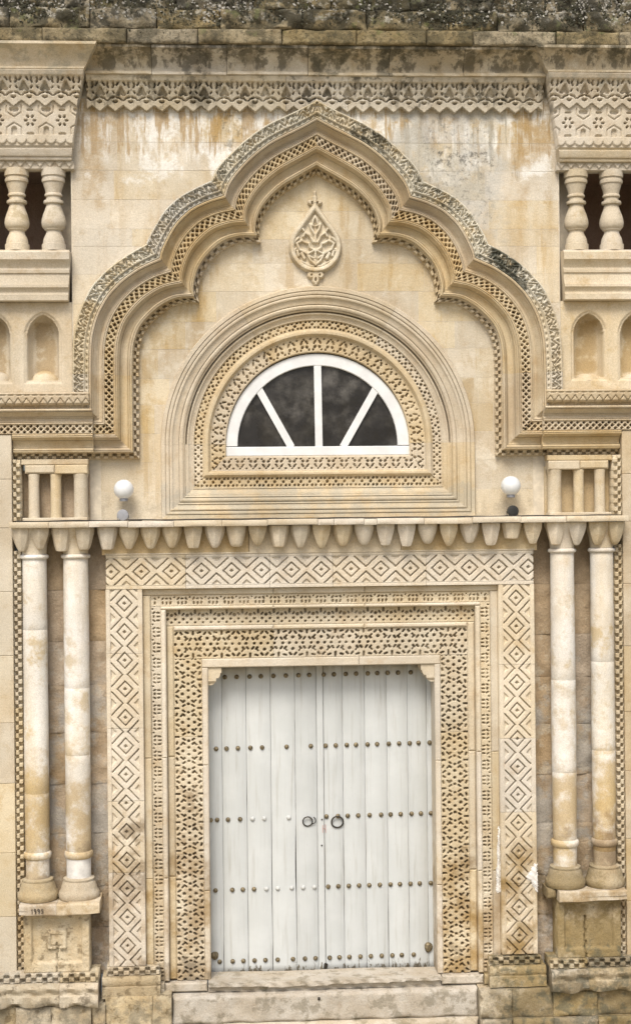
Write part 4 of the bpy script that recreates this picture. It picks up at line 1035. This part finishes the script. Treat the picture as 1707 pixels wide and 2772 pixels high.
# star band
for a, b in ((-1.291, -.42), (-.419, .33), (.331, 1.291)):
    relief("carved_band", rngs(a, b, .0052), rngs(3.135, 3.383, .0052), horiz, lambda S, T, X, Z: .092 + pat_star(X + .125, Z - 3.260), .28, 'carve', ds)
for sgn in (-1, 1):
    for a, b in ((.318, 1.42), (1.421, 2.45), (2.451, 3.134)):
        relief("carved_band", rngs(a, b, .0052), rngs(1.050, 1.291, .0052), lambda S, T, sgn=sgn: (sgn * T, S), lambda S, T, X, Z: .092 + pat_star(Z - 2.95, np.abs(X) - 1.171), .28, 'carve', ds)
box("lintel_fillet", -1.049, .33, .080, .46, 3.056, 3.133, 'diam', ds, b=.008)
box("lintel_fillet", .332, 1.049, .081, .46, 3.056, 3.133, 'diam', ds, b=.008)
for sgn in (-1, 1):
    lo, hi = sorted((sgn * .998, sgn * 1.049))
    for a, b in ((.318, 1.1), (1.102, 2.2), (2.202, 3.054)): box("jamb_stone", lo, hi, .082, .46, a, b, 'diam', ds, b=.008)
    # corbel under the lintel corner
    CP = np.array([(2.898, .965), (2.91, .945), (2.935, .928), (2.96, .925), (2.962, .905), (2.985, .892), (3.003, .890), (3.006, .880), (3.054, .878)])
    relief("corbel", CP[:, 0], np.linspace(0, 1, 6), lambda S, T, sgn=sgn: (sgn * (np.interp(S, CP[:, 0], CP[:, 1]) * (1 - T) + .9975 * T), S), lambda S, T, X, Z: .10 + .0 * X + .02 * (Z < 2.93), .37, 'diam', ds, smooth=30)
    # feet of the surround
    lo, hi = sorted((sgn * 1.40, sgn * 1.555)); box("plinth_block", lo, hi, -.01, .28, .235, .328, 'base', ds, b=.012)
    lo, hi = sorted((sgn * 1.03, sgn * 1.398)); box("plinth_block", lo, hi, .03, .28, .235, .314, 'sill', ds, b=.012)

# ------------------------------------------------------------------ the double door
YD = .345
STUDS = {1: (2.95, [-0.851, -0.746, -0.631, -0.53, -0.418, -0.306, -0.194, -0.097, 0.032, 0.125, 0.231, 0.325, 0.429, 0.515, 0.608, 0.702, 0.817]),
         2: (2.312, [-0.935, -0.843, -0.741, -0.63, -0.525, -0.306, -0.089, 0.043, 0.135, 0.234, 0.317, 0.421, 0.507, 0.613, 0.706, 0.801, 0.881, 0.981]),
         3: (1.676, [-.99, -0.933, -0.836, -0.728, -0.617, -0.512, -0.293, 0.044, 0.148, 0.236, 0.33, 0.433, 0.537, 0.622, 0.713, 0.811, 0.896, 0.986]),
         4: (1.046, [-0.954, -0.804, -0.71, -0.61, -0.499, -0.398, -0.273, -0.171, -0.069, 0.054, 0.145, 0.239, 0.332, 0.423, 0.519, 0.615, 0.7, 0.795, 0.879, 0.979]),
         5: (0.407, [-0.923, -0.807, -0.712, -0.612, -0.515, -0.405, -0.268, -0.161, -0.066, 0.061, 0.149, 0.238, 0.337, 0.431, 0.529, 0.625, 0.71, 0.818])}
def stud_mesh(mat, r=.0215):
    V = [(0, -.018, 0)]; F = []
    for k, (rr, y) in enumerate(((.45, -.0165), (.8, -.011), (1.0, 0.))):
        for j in range(12):
            a = 2 * math.pi * j / 12
            V.append((r * rr * math.cos(a), y, r * rr * math.sin(a)))
    for j in range(12):
        j2 = (j + 1) % 12
        F.append((0, 1 + j, 1 + j2))
        for k in (0, 1): F.append((1 + 12 * k + j, 13 + 12 * k + j, 13 + 12 * k + j2, 1 + 12 * k + j2))
    me = bpy.data.meshes.new("stud"); me.from_pydata(V, [], F); me.materials.append(M[mat])
    me.polygons.foreach_set("use_smooth", np.ones(len(me.polygons), bool))
    return me
SM, SMW = stud_mesh('stud'), stud_mesh('studw')
LEAF = {-1: [-1.03, -.883, -.665, -.447, -.230, -.037], 1: [.027, .198, .397, .596, .783, .956, 1.03]}
doors = {}
def gap(*rs):      # (centre, half length, width)
    return lambda S: sum(w_ * np.clip(1.4 * (1 - np.abs(S - c) / h_), 0, 1) for c, h_, w_ in rs)
SPL = {(-1, 0): gap((.42, .16, .003)), (-1, 1): gap((1.85, .10, .002), (.38, .12, .003), (1.3, .3, .0008)), (-1, 2): gap((1.55, .22, .0018), (1.05, .42, .0035), (.4, .14, .0035)),
       (-1, 3): gap((1.30, .33, .0065), (.95, .45, .0028), (1.80, .05, .0025), (2.5, .06, .0015)), (1, 0): gap((1.3, .25, .0026), (.85, .25, .002), (1.95, .08, .0015)), (1, 1): gap((1.3, .2, .0016), (.4, .1, .0022)),
       (1, 2): gap((.7, .32, .0036), (.36, .1, .003)), (1, 3): gap((.35, .1, .003), (.75, .2, .001)), (1, 4): gap((.5, .26, .003))}
for sgn in (-1, 1):
    d = thing("door_leaf", "white plank door leaf with cracked boards, missing studs and the thinner ring" if sgn < 0 else "white plank door leaf with complete stud rows and the darker ring pull", "door", (sgn * 1.0, YD, .28), "double door leaves")
    doors[sgn] = d
    xs = LEAF[sgn]
    for i, (a, b) in enumerate(zip(xs[:-1], xs[1:])):
        r = random.Random(i * 2 + sgn + 9)
        gp = .0007 if not (sgn < 0 and i in (1, 2, 3)) else .0010
        yo = YD + r.uniform(-.002, .002)
        # a plank with slightly wavering edges
        zz = np.linspace(.285, 3.06, 40)
        wob = lambda z, s: .0016 * math.sin(z * 2.1 + s) + .0012 * math.sin(z * 6.3 + s * 2)
        def plk(S, T, a=a, b=b, gp=gp, i=i):
            wl = .0003 * np.sin(S * 6.3 + i * 2)
            split = SPL.get((sgn, i), lambda S: 0 * S)(S)
            return (a + gp + wl) * (1 - T) + (b - gp - split - wl) * T, S + .006 * np.sin(i * 3 + T * 9) * (S < .29)
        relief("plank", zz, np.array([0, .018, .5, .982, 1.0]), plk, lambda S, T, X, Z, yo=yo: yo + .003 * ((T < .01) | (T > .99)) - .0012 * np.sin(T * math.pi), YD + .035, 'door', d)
    if sgn < 0:
        box("cover_strip", -.036, .0245, YD - .010, YD + .03, .285, 3.06, 'door', d, b=.006)
    box("backing_board", *sorted((sgn * .0, sgn * 1.03)), YD + .034, YD + .06, .285, 3.06, 'iron', d)
for row, (z, xs) in STUDS.items():
    for x in xs:
        sgn = -1 if x < 0 else 1
        white = (row == 3 and -.65 < x < -.2) or (row == 4 and -.52 < x < -.04)
        o = bpy.data.objects.new("stud", SMW if white else SM); C.objects.link(o)
        o.parent = doors[sgn]
        zz = z + .010 * x
        o.location = (x - ORG[doors[sgn].name][0], -.003 - (.008 if -.036 < x < .02 else 0), zz - ORG[doors[sgn].name][2])
        o.rotation_euler = (0, random.uniform(0, 6), 0)
for x, z, sgn in ((-.968, .455, -1), (.952, .478, 1)):
    lathe_pts = [(0.002, -.030), (.020, -.027), (.033, -.016), (.038, 0)]
    V = []; F = []
    for rr, y in lathe_pts:
        for j in range(18):
            a = 2 * math.pi * j / 18; q = rr * (1 + .06 * math.sin(3 * a + x))
            V.append((x + q * math.cos(a), YD + y, z + q * math.sin(a) * (1.0 if sgn < 0 else 1.25)))
    for i in range(3):
        for j in range(18): F.append((i * 18 + j, (i + 1) * 18 + j, (i + 1) * 18 + (j + 1) % 18, i * 18 + (j + 1) % 18))
    F.append(tuple(range(18)))
    mk("hinge_boss", V, F, 'stud', doors[sgn], 60)
for (x, z, rr, tr, sgn) in ((-.125, 1.638, .043, .0055, -1), (.141, 1.628, .052, .0068, 1)):
    ring = [(x + rr * math.cos(a), YD - .018 - .010 * math.sin(a), z + rr * math.sin(a)) for a in np.linspace(0, 2 * math.pi, 36, endpoint=False)]
    rg_ = tube("ring_pull", ring, tr, 'iron', doors[sgn], 8, True)
    tube("ring_staple", [(x + .6 * rr, YD + .005, z + rr * .72), (x + .6 * rr, YD - .030, z + rr * .75), (x + .72 * rr, YD - .030, z + rr * .62), (x + .72 * rr, YD + .005, z + rr * .6)], .005, 'iron', rg_, 6)
hasp = [(-.083 + .03 * math.sin(a), YD - .018, 1.647 - .03 * math.cos(a)) for a in np.linspace(-.2, 2.8, 14)]
tube("hasp", hasp, .0042, 'iron', doors[-1], 6)
for (x, z) in ((.004, 1.652), (.0, 1.42)):
    lathe("nail_head", [(.006, z - .006), (.0075, z), (.006, z + .006)], x, YD - .013, 'iron', doors[-1], segs=10)
for a, b in (((.012, 1.60), (.010, 1.535)), ((.034, 1.605), (.036, 1.53)), ((.012, 1.572), (.034, 1.565))):
    tube("red_mark", [(a[0], YD - .0085 - (.0025 if a[0] < .02 else -.007), a[1]), (b[0], YD - .0085 - (.0025 if b[0] < .02 else -.007), b[1])], .0035, 'redmark', doors[-1], 6)
bolt = [(.02, YD - .012, .30), (.022, YD - .012, .345), (.03, YD - .012, .36)]
tube("floor_bolt", bolt, .016, 'iron', doors[1], 8)

# ------------------------------------------------------------------ sill and step
si = thing("door_sill", "worn cream stone doorsill with chipped front under the white door", "sill", (0, .1, .2))
def sill_h(S, T, X, Z):
    chip = .292 - .012 * np.abs(np.sin(X * 3.1 + .6)) - .020 * np.exp(-((X + .35) / .18) ** 2) - .018 * np.exp(-((X + .08) / .12) ** 2)
    return -.02 + .055 * (Z < chip) + .004 * np.sin(X * 19) + .006 * np.sin(X * 47 + Z * 60)
relief("sill_slab", rngs(-1.02, 1.02, .01), rngs(.225, .318, .007), lambda S, T: (S, T + .004 * np.sin(S * 5)), sill_h, .30, 'sill', si, smooth=35)
box("sill_tread", -1.0, 1.0, .03, .42, .24, .300, 'sill', si)
stp = thing("entrance_step", "broad mottled stone step slab below the doorsill", "step", (0, -.1, -.45))
for i, (a, b) in enumerate(((-1.33, 1.33),)):
    rough_block("step_stone", a, b, -.06 - .01 * (i % 2), -.02, .222, 'sill', stp, amp=.007, step=.014, seed=i + 90, back=.3, round_=.02)
    rough_block("step_stone", a, b, -.10, -.45, -.023, 'sill', stp, amp=.007, step=.02, seed=i + 95, back=.3, round_=.03)
ev = lathe("bolt_socket", [(.010, .162), (.012, .175), (.010, .188)], -.062, -.062, 'iron', stp, segs=10)

# ------------------------------------------------------------------ lamps
for sgn, x in ((-1, -1.712), (1, 1.690)):
    gl = thing("globe_lamp", "white opal globe lamp on the tympanum wall above the " + ("light grey floodlight" if sgn < 0 else "black floodlight"), "lamp", (x, .2, 4.55), "globe lamps beside the fanlight")
    rr = .087
    pr = [(max(.004, rr * math.sin(a)), 4.625 - rr * math.cos(a)) for a in np.linspace(0.02, math.pi - .02, 22)]
    lathe("globe", pr, x, .06, 'globe', gl, segs=36, smooth=80)
    tube("wall_bracket", [(x, .205, 4.56), (x, .12, 4.545), (x, .07, 4.553)], .013, 'frame', gl)
    V = [(x, .2, 4.56)]
    lathe("fitter", [(.022, 4.520), (.036, 4.524), (.038, 4.548), (.034, 4.556)], x, .06, 'floodg', gl, segs=18)
    fl = thing("floodlight", ("small light grey" if sgn < 0 else "small black") + " floodlight with its cable on the ledge under a globe", "floodlight", (x, -.05, 4.35))
    m = 'floodg' if sgn < 0 else 'floodb'
    fx = x - (.0 if sgn < 0 else .012)
    yy = -.06
    def ringv(r0, y, zc, n=20, sq=1.): return [(fx + r0 * math.cos(2 * math.pi * j / n), y, zc + sq * r0 * math.sin(2 * math.pi * j / n)) for j in range(n)]
    zc = 4.402
    V = ringv(.040, yy - .05, zc - .002) + ringv(.048, yy - .048, zc) + ringv(.050, yy - .01, zc) + ringv(.032, yy + .04, zc + .006) + ringv(.012, yy + .055, zc + .006)
    F = [tuple(range(20))]
    for i in range(4):
        for j in range(20): F.append((i * 20 + j, (i + 1) * 20 + j, (i + 1) * 20 + (j + 1) % 20, i * 20 + (j + 1) % 20))
    F.append(tuple(range(99, 79, -1)))
    mk("lamp_head", V, F, m, fl, 40)
    tube("yoke", [(fx - .048, yy, zc), (fx - .048, yy, 4.358), (fx + .048, yy, 4.358), (fx + .048, yy, zc)], .005, m, fl, 6)
    tube("cable", [(fx + sgn * -.04, yy, 4.36), (fx - sgn * .08, yy - .02, 4.357), (fx - sgn * .16, yy + .03, 4.355)], .006, 'cable', fl, 6)
cb = tube("ledge_cable", [(x_, -.12 + .02 * math.sin(x_ * 3), 4.357 + .003 * math.sin(x_ * 11)) for x_ in np.linspace(-2.62, 2.6, 60)], .0055, 'cable', None, 6)
tag(cb, "thin dark cable lying along the top of the projecting ledge", "cable")
# the year pencilled on the slab of the left pedestal
ps = SLAB[-1, 2.302]
def glyph(x, h=.036, dx=.016):
    nine = [(x + dx, 1.046), (x + dx * .6, 1.055), (x + dx * .1, 1.052), (x, 1.042), (x + dx * .4, 1.034), (x + dx, 1.040), (x + dx, 1.047), (x + dx * .95, 1.030), (x + dx * .6, 1.012)]
    five = [(x + dx, 1.052), (x + dx * .2, 1.052), (x, 1.037), (x + dx * .7, 1.039), (x + dx, 1.028), (x + dx * .6, 1.017), (x - dx * .1, 1.018)]
    return nine, five
for pts in ([(-2.512, 1.044), (-2.503, 1.054), (-2.504, 1.034), (-2.505, 1.012)], glyph(-2.488)[0], glyph(-2.458)[0], glyph(-2.428)[1]):
    tube("year_digit", [(x_, -.209, z_) for x_, z_ in pts], .0034, 'pencil', ps, 5)
